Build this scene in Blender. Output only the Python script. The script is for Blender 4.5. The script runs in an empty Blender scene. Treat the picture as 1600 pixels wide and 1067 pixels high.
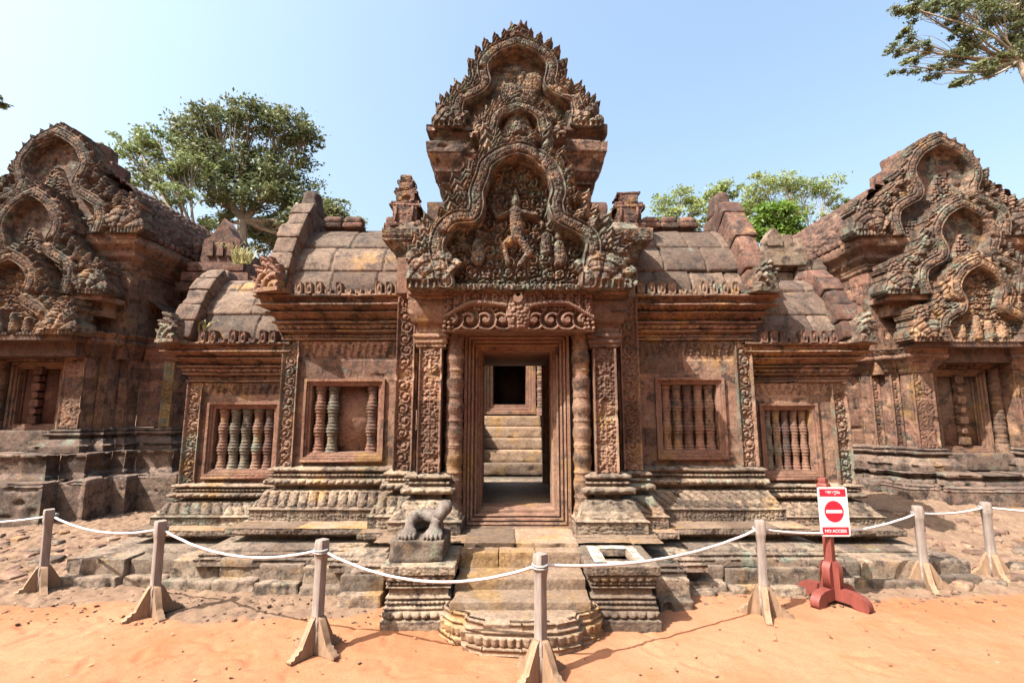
import bpy, math, random
import numpy as np
from mathutils import Vector, Matrix
rad = math.radians
scene = bpy.context.scene
# ------------------------------------------------------------------ camera, sky, sun
F = 755.0; PITCH = rad(8.06); CZ = 1.7
SP, CP = math.sin(PITCH), math.cos(PITCH)
cam_d = bpy.data.cameras.new("camera"); cam = bpy.data.objects.new("camera", cam_d)
scene.collection.objects.link(cam); scene.camera = cam
cam.location = (0, 0, CZ); cam.rotation_euler = (rad(90) + PITCH, 0, 0)
cam_d.sensor_width = 36; cam_d.lens = F / 1600 * 36; cam_d.clip_end = 3000; cam_d.clip_start = .05
SUN_EL, SUN_DIR = rad(51), Vector((-.82, -.57))      # horizontal direction towards the sun
world = bpy.data.worlds.new("World"); scene.world = world; world.use_nodes = True
wn = world.node_tree; bg = wn.nodes["Background"]
sky = wn.nodes.new("ShaderNodeTexSky"); sky.sky_type = 'NISHITA'; sky.sun_disc = False
sky.sun_elevation = SUN_EL; sky.sun_rotation = math.atan2(SUN_DIR.x, SUN_DIR.y)
sky.air_density = 1.9; sky.dust_density = 7; sky.ozone_density = 3; sky.altitude = 0
wn.links.new(sky.outputs[0], bg.inputs[0]); bg.inputs[1].default_value = 0.122
sun_d = bpy.data.lights.new("sun", 'SUN'); sun = bpy.data.objects.new("sun", sun_d)
scene.collection.objects.link(sun)
sun_d.energy = 5.0; sun_d.angle = rad(.5); sun_d.color = (1, .95, .87)
sd = Vector((SUN_DIR.x * math.cos(SUN_EL), SUN_DIR.y * math.cos(SUN_EL), math.sin(SUN_EL)))
sun.rotation_euler = sd.to_track_quat('Z', 'Y').to_euler()
scene.view_settings.view_transform = 'Standard'; scene.view_settings.look = 'None'
scene.view_settings.gamma = 1; scene.view_settings.exposure = 1.48

def PX(px, py, Y):
    "world X, Z of the photo pixel (1600 wide) on the plane at depth Y"
    u = (px - 800) / F; v = (533.5 - py) / F
    t = Y / (CP - v * SP)
    return u * t, CZ + (SP + v * CP) * t
def ZZ(py, Y): return PX(800, py, Y)[1]

# ------------------------------------------------------------------ numeric helpers
def h3(a, b, c=0, seed=0):
    a = np.asarray(a).astype(np.int64); b = np.asarray(b).astype(np.int64); c = np.asarray(c).astype(np.int64)
    n = (a * 374761393 + b * 668265263 + c * 2147483647 + seed * 1274126177) & 0xffffffff
    n = ((n ^ (n >> 13)) * 1274126177) & 0xffffffff
    n = ((n ^ (n >> 16)) * 2246822519) & 0xffffffff
    return ((n ^ (n >> 15)) & 0xffffff) / float(0xffffff)
def vn(x, y, z=0., seed=0):
    x = np.asarray(x, float); y = np.asarray(y, float); z = np.asarray(z, float) + 0 * x
    xi, yi, zi = np.floor(x), np.floor(y), np.floor(z)
    fx, fy, fz = x - xi, y - yi, z - zi
    fx, fy, fz = [f * f * (3 - 2 * f) for f in (fx, fy, fz)]
    r = 0
    for i in (0, 1):
        for j in (0, 1):
            for k in (0, 1):
                w = (fx if i else 1 - fx) * (fy if j else 1 - fy) * (fz if k else 1 - fz)
                r = r + w * h3(xi + i, yi + j, zi + k, seed)
    return r
def fbm(x, y, z=0., seed=0, o=3):
    r = 0; a = .5
    for k in range(o):
        r = r + a * vn(np.asarray(x) * 2 ** k, np.asarray(y) * 2 ** k, np.asarray(z) * 2 ** k, seed + k); a *= .5
    return r / (1 - .5 ** o)
def vor(x, z, cell, seed=0):
    gx, gz = np.floor(x / cell), np.floor(z / cell)
    d1 = np.full(np.shape(x), 1e9); d2 = d1.copy(); ax = d1.copy(); az = d1.copy(); rid = np.zeros(np.shape(x))
    for i in (-1, 0, 1):
        for j in (-1, 0, 1):
            cx = (gx + i + .2 + .6 * h3(gx + i, gz + j, 1, seed)) * cell
            cz = (gz + j + .2 + .6 * h3(gx + i, gz + j, 2, seed)) * cell
            d = np.hypot(x - cx, z - cz)
            nb = d < d1
            d2 = np.where(nb, d1, np.minimum(d2, d))
            ax = np.where(nb, x - cx, ax); az = np.where(nb, z - cz, az)
            rid = np.where(nb, h3(gx + i, gz + j, 3, seed), rid)
            d1 = np.where(nb, d, d1)
    return d1, d2, np.arctan2(az, ax), rid
def domes(x, z, cell, seed=0):
    d1, d2, a, r = vor(x, z, cell, seed)
    return np.sqrt(np.clip(1 - (d1 / (.62 * cell)) ** 2, 0, 1))
def carve(x, z, cell=.11, seed=0):
    d1, d2, a, r = vor(x, z, cell, seed)
    sw = .5 + .5 * np.cos(2 * np.pi * d1 / (cell * .34) + np.where(r > .5, 1, -1) * a)
    ed = np.clip((d2 - d1) / (cell * .2), 0, 1)
    return ed * (.5 * sw + .5 * domes(x, z, cell * .36, seed + 5))
def sstep(a, b, x):
    t = np.clip((np.asarray(x, float) - a) / (b - a), 0, 1); return t * t * (3 - 2 * t)

# ------------------------------------------------------------------ mesh collector
class M:
    def __init__(s): s.V = []; s.Fs = []; s.T = []; s.n = 0
    def add(s, v, f, tone=.5):
        v = np.asarray(v, float).reshape(-1, 3)
        s.V.append(v); s.T.append(np.broadcast_to(np.asarray(tone, float), (len(v),)).copy())
        if len(f): s.Fs.append(np.asarray(f, np.int64) + s.n)
        s.n += len(v)
    def poly(s, pts, tone=.5): s.add(pts, [list(range(len(pts)))], tone)
    def grid(s, P, tone=.5, keep=None):
        a, b = P.shape[:2]
        idx = np.arange(a * b).reshape(a, b)
        q = np.stack([idx[:-1, :-1], idx[1:, :-1], idx[1:, 1:], idx[:-1, 1:]], -1).reshape(-1, 4)
        if keep is not None: q = q[keep.reshape(-1)]
        s.add(P.reshape(-1, 3), q, np.broadcast_to(tone, (a, b)).reshape(-1))
    def box(s, x0, x1, y0, y1, z0, z1, tone=.5):
        v = [(x, y, z) for z in (z0, z1) for y in (y0, y1) for x in (x0, x1)]
        s.add(v, [[0, 2, 3, 1], [4, 5, 7, 6], [0, 1, 5, 4], [2, 6, 7, 3], [0, 4, 6, 2], [1, 3, 7, 5]], tone)
    def block(s, c, size, rz=0, r=.02, cell=.05, rough=.006, seed=0, tone=None, ry=0, rx=0, taper=0):
        "a stone block with worn rounded edges and an uneven surface"
        c = np.array(c, float); h = np.array(size, float) / 2; r = min(r, h.min() * .9)
        if tone is None: tone = float(h3(seed, 7, 3))
        for ax in range(3):
            u, w = [(1, 2), (2, 0), (0, 1)][ax]
            nu = max(2, int(2 * h[u] / cell) + 1); nw = max(2, int(2 * h[w] / cell) + 1)
            U = np.linspace(-1, 1, nu + 1); W = np.linspace(-1, 1, nw + 1)
            U = np.sign(U) * np.abs(U) ** .85 * h[u]; W = np.sign(W) * np.abs(W) ** .85 * h[w]
            for sg in (-1, 1):
                g = np.zeros((nu + 1, nw + 1, 3)); g[..., u] = U[:, None]; g[..., w] = W[None]; g[..., ax] = sg * h[ax]
                inner = np.clip(g, -(h - r), h - r); dlt = g - inner
                L = np.linalg.norm(dlt, axis=-1, keepdims=True); g = inner + dlt / np.maximum(L, 1e-9) * r
                if taper:
                    k = 1 - taper * (g[..., 2:3] + h[2]) / (2 * h[2]); g[..., :2] *= k
                q = g * 9 + seed * 3.7
                nn = (fbm(q[..., 0], q[..., 1], q[..., 2], 3) - .5)[..., None]
                chip = np.clip(vn(q[..., 0] * .8, q[..., 1] * .8, q[..., 2] * .8, 9) - .72, 0, 1)[..., None] * 3
                g = g * (1 + 0) + g / np.maximum(np.linalg.norm(g / h, axis=-1, keepdims=True), .3) / h.mean() * (nn * rough * 2 - chip * rough * 2)
                R = Matrix.Rotation(rz, 3, 'Z') @ Matrix.Rotation(ry, 3, 'Y') @ Matrix.Rotation(rx, 3, 'X')
                g = g @ np.array(R).T + c
                s.grid(g if sg > 0 else g[:, ::-1], tone)
    def lathe(s, c, prof, seg=16, tone=.5, sq=0):
        "profile of (radius, z) about the vertical through c"
        p = np.array(prof, float); a = np.linspace(0, 2 * np.pi, seg + 1)
        g = np.zeros((len(p), seg + 1, 3))
        g[..., 0] = c[0] - p[:, :1] * np.cos(a); g[..., 1] = c[1] + p[:, :1] * np.sin(a); g[..., 2] = c[2] + p[:, 1:2]
        tt = np.array([h3(int(z * 9), 5, 2) for z in p[:, 1]])[:, None] * .4 + .3 + tone * .4 - .2
        s.grid(g, tt + 0 * a[None])
    def tube(s, pts, rads, seg=6, tone=.5):
        pts = np.array(pts, float); n = len(pts)
        rads = np.broadcast_to(rads, (n,))
        g = np.zeros((n, seg + 1, 3)); a = np.linspace(0, 2 * np.pi, seg + 1)
        for i in range(n):
            d = pts[min(i + 1, n - 1)] - pts[max(i - 1, 0)]; d = d / (np.linalg.norm(d) + 1e-9)
            e = np.cross(d, (0, 0, 1.) if abs(d[2]) < .9 else (1., 0, 0)); e /= np.linalg.norm(e); f = np.cross(d, e)
            g[i] = pts[i] + rads[i] * (np.cos(a)[:, None] * e + np.sin(a)[:, None] * f)
        s.grid(g[:, ::-1], tone)
    def prism(s, pts, y0, y1, tone=.5, rz=0, c=(0, 0)):
        "outline in x,z extruded from y0 (front) to y1, turned about the vertical at c"
        n = len(pts); cs, sn = math.cos(rz), math.sin(rz)
        f = lambda x, y, z: (c[0] + x * cs - y * sn, c[1] + x * sn + y * cs, z)
        v = [f(x, y0, z) for x, z in pts] + [f(x, y1, z) for x, z in pts]
        s.add(v, [list(range(n))], tone); s.add(v, [list(range(2 * n - 1, n - 1, -1))], tone)
        s.add(v, [[(i + 1) % n, i, n + i, n + (i + 1) % n] for i in range(n)], tone)
    def build(s, name, mat, parent=None, smooth=False, fix=False):
        me = bpy.data.meshes.new(name)
        V = np.concatenate(s.V) if s.V else np.zeros((0, 3))
        me.vertices.add(len(V)); me.vertices.foreach_set("co", V.ravel())
        loops = np.concatenate([f.ravel() for f in s.Fs]); tot = np.concatenate([np.full(len(f), f.shape[1]) for f in s.Fs])
        me.loops.add(len(loops)); me.loops.foreach_set("vertex_index", loops)
        me.polygons.add(len(tot)); me.polygons.foreach_set("loop_start", np.concatenate([[0], np.cumsum(tot)[:-1]]))
        me.polygons.foreach_set("loop_total", tot)
        if smooth: me.polygons.foreach_set("use_smooth", np.ones(len(tot), bool))
        at = me.attributes.new("tone", 'FLOAT', 'POINT'); at.data.foreach_set("value", np.concatenate(s.T))
        me.update(calc_edges=True); me.validate()
        me.materials.append(mat)
        o = bpy.data.objects.new(name, me); scene.collection.objects.link(o)
        if parent: o.parent = parent
        return o
def tag(o, label=None, cat=None, group=None, kind=None):
    if label: o["label"] = label
    if cat: o["category"] = cat
    if group: o["group"] = group
    if kind: o["kind"] = kind
    return o
def thing(name, label, cat, group=None, loc=(0, 0, 0)):
    o = bpy.data.objects.new(name, None); scene.collection.objects.link(o); o.location = loc
    o.empty_display_size = .1
    return tag(o, label, cat, group)

# ------------------------------------------------------------------ materials
def newmat(name):
    m = bpy.data.materials.new(name); m.use_nodes = True; nt = m.node_tree; b = nt.nodes["Principled BSDF"]
    return m, nt, b
class NT:
    def __init__(s, nt): s.nt = nt; s.co = nt.nodes.new("ShaderNodeTexCoord")
    def link(s, a, b): s.nt.links.new(a, b)
    def noise(s, scale, detail=4, rough=.55, stretch=None, off=0, dist=0):
        mp = s.nt.nodes.new("ShaderNodeMapping"); s.link(s.co.outputs["Object"], mp.inputs[0])
        mp.inputs["Location"].default_value = (off, off * 1.7, off * .6)
        if stretch: mp.inputs["Scale"].default_value = stretch
        n = s.nt.nodes.new("ShaderNodeTexNoise"); s.link(mp.outputs[0], n.inputs[0])
        n.inputs["Scale"].default_value = scale; n.inputs["Detail"].default_value = detail; n.inputs["Roughness"].default_value = rough
        n.inputs["Distortion"].default_value = dist
        return n.outputs[0]
    def ramp(s, fac, a, b, ca=(0, 0, 0), cb=(1, 1, 1)):
        r = s.nt.nodes.new("ShaderNodeValToRGB"); s.link(fac, r.inputs[0])
        r.color_ramp.elements[0].position = a; r.color_ramp.elements[1].position = b
        r.color_ramp.elements[0].color = (*ca, 1); r.color_ramp.elements[1].color = (*cb, 1)
        return r.outputs[0]
    def mix(s, fac, a, b, mode='MIX'):
        m = s.nt.nodes.new("ShaderNodeMix"); m.data_type = 'RGBA'; m.blend_type = mode
        for v, i in ((fac, 0), (a, 6), (b, 7)):
            if hasattr(v, 'links') or hasattr(v, 'is_output'): s.link(v, m.inputs[i])
            elif i == 0: m.inputs[0].default_value = v
            else: m.inputs[i].default_value = (*v, 1)
        return m.outputs[2]
    def math(s, op, a, b):
        m = s.nt.nodes.new("ShaderNodeMath"); m.operation = op
        for v, i in ((a, 0), (b, 1)):
            if hasattr(v, 'is_output'): s.link(v, m.inputs[i])
            else: m.inputs[i].default_value = v
        return m.outputs[0]
    def attr(s, n):
        a = s.nt.nodes.new("ShaderNodeAttribute"); a.attribute_name = n; return a.outputs["Fac"]
    def bump(s, h, strength, dist, prev=None):
        b = s.nt.nodes.new("ShaderNodeBump"); b.inputs["Strength"].default_value = strength; b.inputs["Distance"].default_value = dist
        s.link(h, b.inputs["Height"])
        if prev: s.link(prev, b.inputs["Normal"])
        return b.outputs[0]
def stone(name, c1, c2, dark=.3, green=.2, ochre=.15, dk=(.045, .036, .032), gr=(.30, .32, .23), oc=(.50, .29, .11), fine=1., sc=1., streak=.3):
    m, nt, b = newmat(name); n = NT(nt)
    c1, c2, oc, gr = [tuple(q * k for q, k in zip(c, (.43, .465, .52))) for c in (c1, c2, oc, gr)]
    col = n.mix(n.ramp(n.noise(1.6 * sc, 5, .6), .38, .62), c1, c2)
    col = n.mix(n.math('MULTIPLY', n.ramp(n.noise(2.3 * sc, 6, .6, off=7), .62 - ochre * .35, .72 - ochre * .3), .75), col, oc)
    t = n.ramp(n.attr("tone"), 0, 1, (.58, .57, .58), (1.36, 1.3, 1.24)); col = n.mix(1., col, t, 'MULTIPLY')
    s1 = n.ramp(n.noise(3.2, 5, .6, stretch=(1.6, 1.6, .22), off=3), .55, .75)
    col = n.mix(n.math('MULTIPLY', s1, streak), col, dk)
    if green: col = n.mix(n.math('MULTIPLY', n.ramp(n.noise(2.9 * sc, 9, .7, off=11), .655 - green * .36, .72 - green * .36), .8), col, gr)
    if dark: col = n.mix(n.math('MULTIPLY', n.ramp(n.noise(5.5 * sc, 12, .75, off=19), .665 - dark * .36, .74 - dark * .34), .88), col, dk)
    col = n.mix(.9, col, n.ramp(n.noise(34, 5, .75, off=2), .32, .68, (.58, .57, .57), (1.32, 1.3, 1.26)), 'MULTIPLY')
    col = n.mix(.8, col, n.ramp(n.noise(9, 6, .7, off=23), .35, .65, (.72, .70, .70), (1.2, 1.2, 1.2)), 'MULTIPLY')
    nt.links.new(col, b.inputs["Base Color"])
    b.inputs["Roughness"].default_value = .92
    b.inputs["Specular IOR Level"].default_value = .2
    nm = n.bump(n.noise(14, 6, .65, off=5), .55 * fine, .03)
    nm = n.bump(n.noise(75, 5, .7), .5 * fine, .006, nm)
    nt.links.new(nm, b.inputs["Normal"])
    return m
PINK = stone("pink_sandstone", (.34, .185, .125), (.42, .262, .17), dark=.42, green=.1, ochre=.25)
PINK2 = stone("pink_sandstone_smooth", (.38, .185, .12), (.45, .265, .175), dark=.3, green=.0, ochre=.2)
CARV = stone("carved_sandstone", (.36, .20, .13), (.43, .285, .19), dark=.38, green=.34, ochre=.16, sc=1.3)
CREST = stone("weathered_carved_sandstone", (.37, .225, .15), (.44, .31, .21), dark=.58, green=.46, ochre=.2, sc=1.6)
LINT = stone("lintel_sandstone", (.30, .155, .105), (.42, .25, .165), dark=.25, green=.0, ochre=.1)
BASE = stone("base_sandstone", (.37, .255, .175), (.45, .34, .235), dark=.42, green=.22, ochre=.1, gr=(.36, .37, .26))
TERR = stone("terrace_sandstone", (.31, .22, .16), (.41, .31, .22), dark=.42, green=.2, ochre=.15, sc=1.2)
ROOF = stone("roof_sandstone", (.23, .15, .108), (.27, .19, .135), dark=.42, green=.14, ochre=.1, sc=.9, streak=.6)
DARKST = stone("dark_weathered_sandstone", (.25, .125, .09), (.32, .18, .125), dark=.5, green=.15, ochre=.1, sc=1.4)
LIBW = stone("library_sandstone", (.34, .175, .12), (.42, .25, .155), dark=.4, green=.15, ochre=.14)
LIBB = stone("library_plinth_stone", (.27, .17, .125), (.33, .23, .165), dark=.46, green=.25, ochre=.05)
STEP = stone("worn_step_sandstone", (.40, .26, .165), (.44, .31, .21), dark=.1, green=.0, ochre=.3, streak=0)
LATER = stone("rubble_stone", (.34, .19, .13), (.44, .28, .19), dark=.12, green=.05, ochre=.2, sc=3)
WHITEP = stone("lime_stained_stone", (.75, .72, .70), (.9, .88, .86), dark=.05, green=.0, ochre=.0, sc=3)
def simple(name, col, rough=.6, bumpy=0, var=.15, scale=8, stretch=None):
    m, nt, b = newmat(name); n = NT(nt)
    c = n.mix(1., col, n.ramp(n.noise(scale, 5, .65, stretch=stretch), .3, .7, (1 - var,) * 3, (1 + var,) * 3), 'MULTIPLY')
    nt.links.new(c, b.inputs["Base Color"]); b.inputs["Roughness"].default_value = rough
    if bumpy: nt.links.new(n.bump(n.noise(scale * 5, 4, .6, stretch=stretch), bumpy, .004), b.inputs["Normal"])
    return m
WOOD = simple("greyed_wood", (.19, .155, .135), .8, .6, .3, 12, (3, 3, .35))
WOODF = simple("dusty_wood", (.20, .125, .075), .85, .6, .3, 12, (3, 3, .6))
ROPE = simple("white_rope", (.42, .40, .39), .7, .5, .08, 60)
REDP = simple("red_painted_wood", (.14, .032, .024), .55, .4, .25, 14, (2, 2, .5))
SIGNW = simple("sign_white_paint", (.45, .45, .47), .4, 0, .03, 3)
SIGNR = simple("sign_red_paint", (.40, .008, .025), .4, 0, .04, 3)
SIGNG = simple("sign_metal_edge", (.55, .52, .50), .4, 0, .1, 9)
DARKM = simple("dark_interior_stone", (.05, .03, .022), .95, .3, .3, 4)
BARK = simple("bark", (.26, .21, .16), .9, .5, .35, 5, (1, 1, .3))
def leafmat(name, c1, c2, tr=.35):
    m, nt, b = newmat(name); n = NT(nt)
    col = n.mix(n.attr("tone"), c1, c2)
    nt.links.new(col, b.inputs["Base Color"]); b.inputs["Roughness"].default_value = .55
    t = nt.nodes.new("ShaderNodeBsdfTranslucent"); nt.links.new(col, t.inputs[0])
    mx = nt.nodes.new("ShaderNodeMixShader"); mx.inputs[0].default_value = tr
    nt.links.new(b.outputs[0], mx.inputs[1]); nt.links.new(t.outputs[0], mx.inputs[2])
    nt.links.new(mx.outputs[0], nt.nodes["Material Output"].inputs[0])
    return m
LEAF1 = leafmat("dark_green_leaves", (.06, .09, .035), (.20, .20, .08))
LEAF2 = leafmat("yellow_green_leaves", (.15, .20, .06), (.33, .36, .12), .45)
LEAF3 = leafmat("bright_green_leaves", (.08, .16, .02), (.20, .28, .04), .4)
GRASS = leafmat("dry_grass", (.16, .20, .05), (.42, .34, .14))
# ground: orange sand in front, brown trodden soil round the terrace
m, nt, b = newmat("sand_and_soil"); n = NT(nt)
soil = n.attr("tone")
mask = n.ramp(n.math('ADD', soil, n.math('MULTIPLY', n.math('SUBTRACT', n.noise(1.3, 6, .65), .5), .9)), .42, .62)
sand = n.mix(n.ramp(n.noise(.45, 5, .65, off=4), .4, .6), (.235, .100, .050), (.285, .135, .077))
sand = n.mix(n.math('MULTIPLY', n.ramp(n.noise(3.0, 7, .7, off=8), .52, .72), .55), sand, (.25, .088, .036))
dirt = n.mix(n.ramp(n.noise(5, 8, .7, off=1), .35, .65), (.125, .08, .056), (.19, .125, .085))
dirt = n.mix(n.math('MULTIPLY', n.ramp(n.noise(9, 8, .75, off=14), .55, .7), .7), dirt, (.14, .11, .065))
g = n.mix(mask, sand, dirt)
g = n.mix(.8, g, n.ramp(n.noise(55, 4, .7, off=2), .3, .7, (.82, .82, .82), (1.15, 1.15, 1.14)), 'MULTIPLY')
nt.links.new(g, b.inputs["Base Color"]); b.inputs["Roughness"].default_value = .95; b.inputs["Specular IOR Level"].default_value = .1
nm = n.bump(n.noise(4, 6, .6), .35, .05); nm = n.bump(n.noise(60, 5, .75), .5, .008, nm)
nt.links.new(nm, b.inputs["Normal"])
SAND = m
UPPERC = stone("upper_cornice_stone", (.33, .17, .115), (.38, .25, .17), dark=.55, green=.25, ochre=.05, sc=1.2)
BALG = stone("grey_green_baluster_stone", (.27, .21, .155), (.33, .29, .2), dark=.4, green=.22, ochre=.15, sc=3)

m, nt, b = newmat("limewashed_stone"); n = NT(nt)
base_ = n.mix(n.ramp(n.noise(9, 6, .7), .35, .65), (.17, .13, .10), (.24, .19, .15))
wl = n.mix(n.ramp(n.noise(16, 7, .75, off=3), .48, .57), base_, (.40, .38, .37))
nt.links.new(wl, b.inputs["Base Color"]); b.inputs["Roughness"].default_value = .9
WHITEP = m
CARVR = stone("red_carved_sandstone", (.35, .18, .115), (.42, .25, .16), dark=.3, green=.1, ochre=.15, sc=1.3)
# ------------------------------------------------------------------ carved sweeps and reliefs
def band_disp(kind, amp, per, s, q, zz, seed):
    if kind == 'bead': return amp * (np.sqrt(np.clip(1 - ((s / per % 1) * 2 - 1) ** 2, 0, 1)) * np.sin(np.pi * q) - .5)
    if kind == 'lotus':
        f = (s / per % 1) * 2 - 1
        return amp * (np.clip(1 - np.abs(f) ** 2.5, 0, 1) ** .5 * np.sin(np.pi * np.clip(q * .85 + .1, 0, 1)) - .4)
    if kind == 'head':                       # hanging lotus tongues
        f = (s / per % 1) * 2 - 1
        return amp * np.clip(1 - (np.abs(f) ** 2 + ((q - .6) / .75) ** 4), 0, 1) ** .5
    if kind == 'leaf':
        f = (s / per + q * .9) % 1; f2 = (s / per * 2 + q * 1.8) % 1
        return amp * (np.where(f < .14, -.4, np.sin(np.pi * (f - .14) / .86) ** .6 * .6) + .5 * carve(s + q * per, zz, .055, seed) - .3)
    if kind == 'carve': return amp * (carve(s, zz, per, seed) - .5)
    if kind == 'pend':                       # garland band with pendants
        f = np.abs((s / per % 1) * 2 - 1); inside = q > (.15 + .75 * f)
        return amp * np.where(inside, .35 + .65 * domes(s, zz, per * .45, seed), 0)
    if kind == 'cells':
        f = np.abs((s / per % 1) * 2 - 1); return amp * (np.clip(1 - f ** 3, 0, 1) * np.sin(np.pi * q) ** .3 - .5)
    return 0 * s
def sweep(mb, path, prof, step=.013, seed=0, hole=None, worn=1., joints=.62, skip=(), sc=1., ch=.21, jw=.008):
    P = np.array(path, float); nseg = len(P) - 1
    D = np.diff(P, axis=0); L = np.hypot(*D.T); D = D / L[:, None]; N = np.stack([D[:, 1], -D[:, 0]], 1)
    mit = [N[0]] + [(N[i] + N[i + 1]) / (1 + N[i] @ N[i + 1]) for i in range(nseg - 1)] + [N[-1]]
    S0 = np.concatenate([[0], np.cumsum(L)])
    rows = []
    for k, bnd in enumerate(prof):
        o0, z0, o1, z1 = bnd[:4]; kind = bnd[4] if len(bnd) > 4 else None; amp = bnd[5] if len(bnd) > 5 else 0; per = bnd[6] if len(bnd) > 6 else .06
        ln = math.hypot(o1 - o0, z1 - z0); n = max(1, int(round(ln / (step if kind else step * 3))))
        for j in range(n + 1):
            q = j / n; rows.append((o0 + (o1 - o0) * q, z0 + (z1 - z0) * q, q, k, (z1 - z0) / max(ln, 1e-6), -(o1 - o0) / max(ln, 1e-6)))
    for i in range(nseg):
        if i in skip: continue
        ns = max(2, int(L[i] / step)); T = np.linspace(0, 1, ns + 1)
        G = np.zeros((len(rows), ns + 1, 3)); tone = np.zeros((len(rows), ns + 1))
        s = S0[i] + T * L[i]
        ka = np.array([r[3] for r in rows]); o = np.array([r[0] for r in rows])[:, None]; z = np.array([r[1] for r in rows])[:, None]; q = np.array([r[2] for r in rows])[:, None]
        course = np.floor((z - prof[0][1]) / ch + .001) if joints else z * 0
        blk = np.floor(s[None] / joints + .5 * (course % 2) + .3 * h3(course, 3, 1, seed)) if joints else 0 * z + 0 * s[None]
        fr = (s[None] / joints + .5 * (course % 2) + .3 * h3(course, 3, 1, seed)) % 1 if joints else .5 + 0 * s[None] + 0 * z
        tone[:] = h3(blk, course, 0, seed)
        A = P[i] + mit[i] * o; B = P[i + 1] + mit[i + 1] * o            # rows x 2
        xy = A[:, None, :] * (1 - T)[None, :, None] + B[:, None, :] * T[None, :, None]
        disp = np.zeros((len(rows), ns + 1))
        for k, bnd in enumerate(prof):
            if len(bnd) > 4 and bnd[4]:
                r = ka == k
                ss = np.broadcast_to(s[None], disp[r].shape); qq = q[r] + 0 * ss; z2 = z[r] + 0 * ss
                disp[r] = band_disp(bnd[4], bnd[5], bnd[6], ss, qq, z2, seed) * 1.0
        e = np.minimum(T, 1 - T) * L[i]
        disp *= np.clip(e / .012, 0, 1)[None]
        wx, wz = s[None] * 5 + seed * 3, z * 5
        n1 = fbm(wx, wz, seed, 3) - .5
        chip = np.clip(vn(wx * 1.9, wz * 2.2, 4, seed) - .74, 0, 1) * 4
        disp += (n1 * .014 - chip * .02) * worn * np.clip(e / .03, .3, 1)[None]
        disp -= np.clip(1 - np.minimum(fr, 1 - fr) * joints / jw, 0, 1) * (.012 + (jw - .008) * 1.2) * (1 if joints else 0)
        disp += (h3(blk, course, 5, seed) - .5) * .008 * worn * np.clip(e / .02, 0, 1)[None]
        nh = np.abs(np.array([r[4] for r in rows]))[:, None]; nv = np.array([r[5] for r in rows])[:, None]
        G[..., :2] = xy + N[i] * (disp * nh * sc)[..., None]; G[..., 2] = z + disp * nv * np.clip(e / .03, 0, 1)[None] + (vn(wx * .6, wz * .2, 8, seed) - .5) * .008 * worn
        keep = None
        if hole:
            C = (G[:-1, :-1] + G[1:, 1:]) / 2; keep = ~hole(C[..., 0], C[..., 1], C[..., 2])
            keep = keep.reshape(len(rows) - 1, ns)
        mb.grid(np.ascontiguousarray(G[::-1]), tone[::-1], None if keep is None else keep[::-1])
def relief(mb, x0, x1, z0, z1, Y, hfun, res=.009, back=.1, tone=.5, rz=0., org=None, seed=0, tilt=0.):
    "height field facing -Y: hfun(x, z) gives metres towards the viewer, NaN where nothing stands; sides go back to Y+back"
    nx = max(2, int((x1 - x0) / res)); nz = max(2, int((z1 - z0) / res))
    X, Z = np.meshgrid(np.linspace(x0, x1, nx + 1), np.linspace(z0, z1, nz + 1), indexing='ij')
    H = hfun(X, Z); ok = ~np.isnan(H); H = np.where(ok, H, 0)
    ok4 = ok[:-1, :-1] & ok[1:, :-1] & ok[1:, 1:] & ok[:-1, 1:]
    idx = np.arange(X.size).reshape(X.shape)
    q = np.stack([idx[:-1, :-1], idx[1:, :-1], idx[1:, 1:], idx[:-1, 1:]], -1)[ok4]
    def place(P):
        P = P.copy()
        if tilt: P[:, 1] += (P[:, 2] - z0) * tilt
        if rz:
            cx, cy = org if org else ((x0 + x1) / 2, Y)
            dx, dy = P[:, 0] - cx, P[:, 1] - cy
            P[:, 0] = cx + dx * math.cos(rz) - dy * math.sin(rz); P[:, 1] = cy + dx * math.sin(rz) + dy * math.cos(rz)
        return P
    V = np.stack([X.ravel(), (Y - H).ravel(), Z.ravel()], 1)
    tn = tone if np.ndim(tone) == 0 else tone
    if callable(tone): tn = tone(X, Z).ravel()
    used = np.unique(q); rm = np.zeros(X.size, np.int64); rm[used] = np.arange(len(used))
    mb.add(place(V[used]), rm[q], tn if np.ndim(tn) == 0 else tn[used])
    ed = np.concatenate([q[:, [0, 1]], q[:, [1, 2]], q[:, [2, 3]], q[:, [3, 0]]])
    key = np.minimum(ed[:, 0], ed[:, 1]) * X.size + np.maximum(ed[:, 0], ed[:, 1])
    u, inv, cnt = np.unique(key, return_inverse=True, return_counts=True)
    be = ed[cnt[inv] == 1]
    a, b_ = V[be[:, 0]], V[be[:, 1]]; a2, b2 = a.copy(), b_.copy(); a2[:, 1] = Y + back; b2[:, 1] = Y + back
    W = np.stack([a, b_, b2, a2], 1).reshape(-1, 3); m_ = len(be)
    fidx = np.arange(m_ * 4).reshape(m_, 4)[:, ::-1]
    t2 = .5 if np.ndim(tn) else tn
    mb.add(place(W), fidx, t2)
    W2 = V[used].copy(); W2[:, 1] = Y + back
    mb.add(place(W2), rm[q][:, ::-1], t2)
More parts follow.
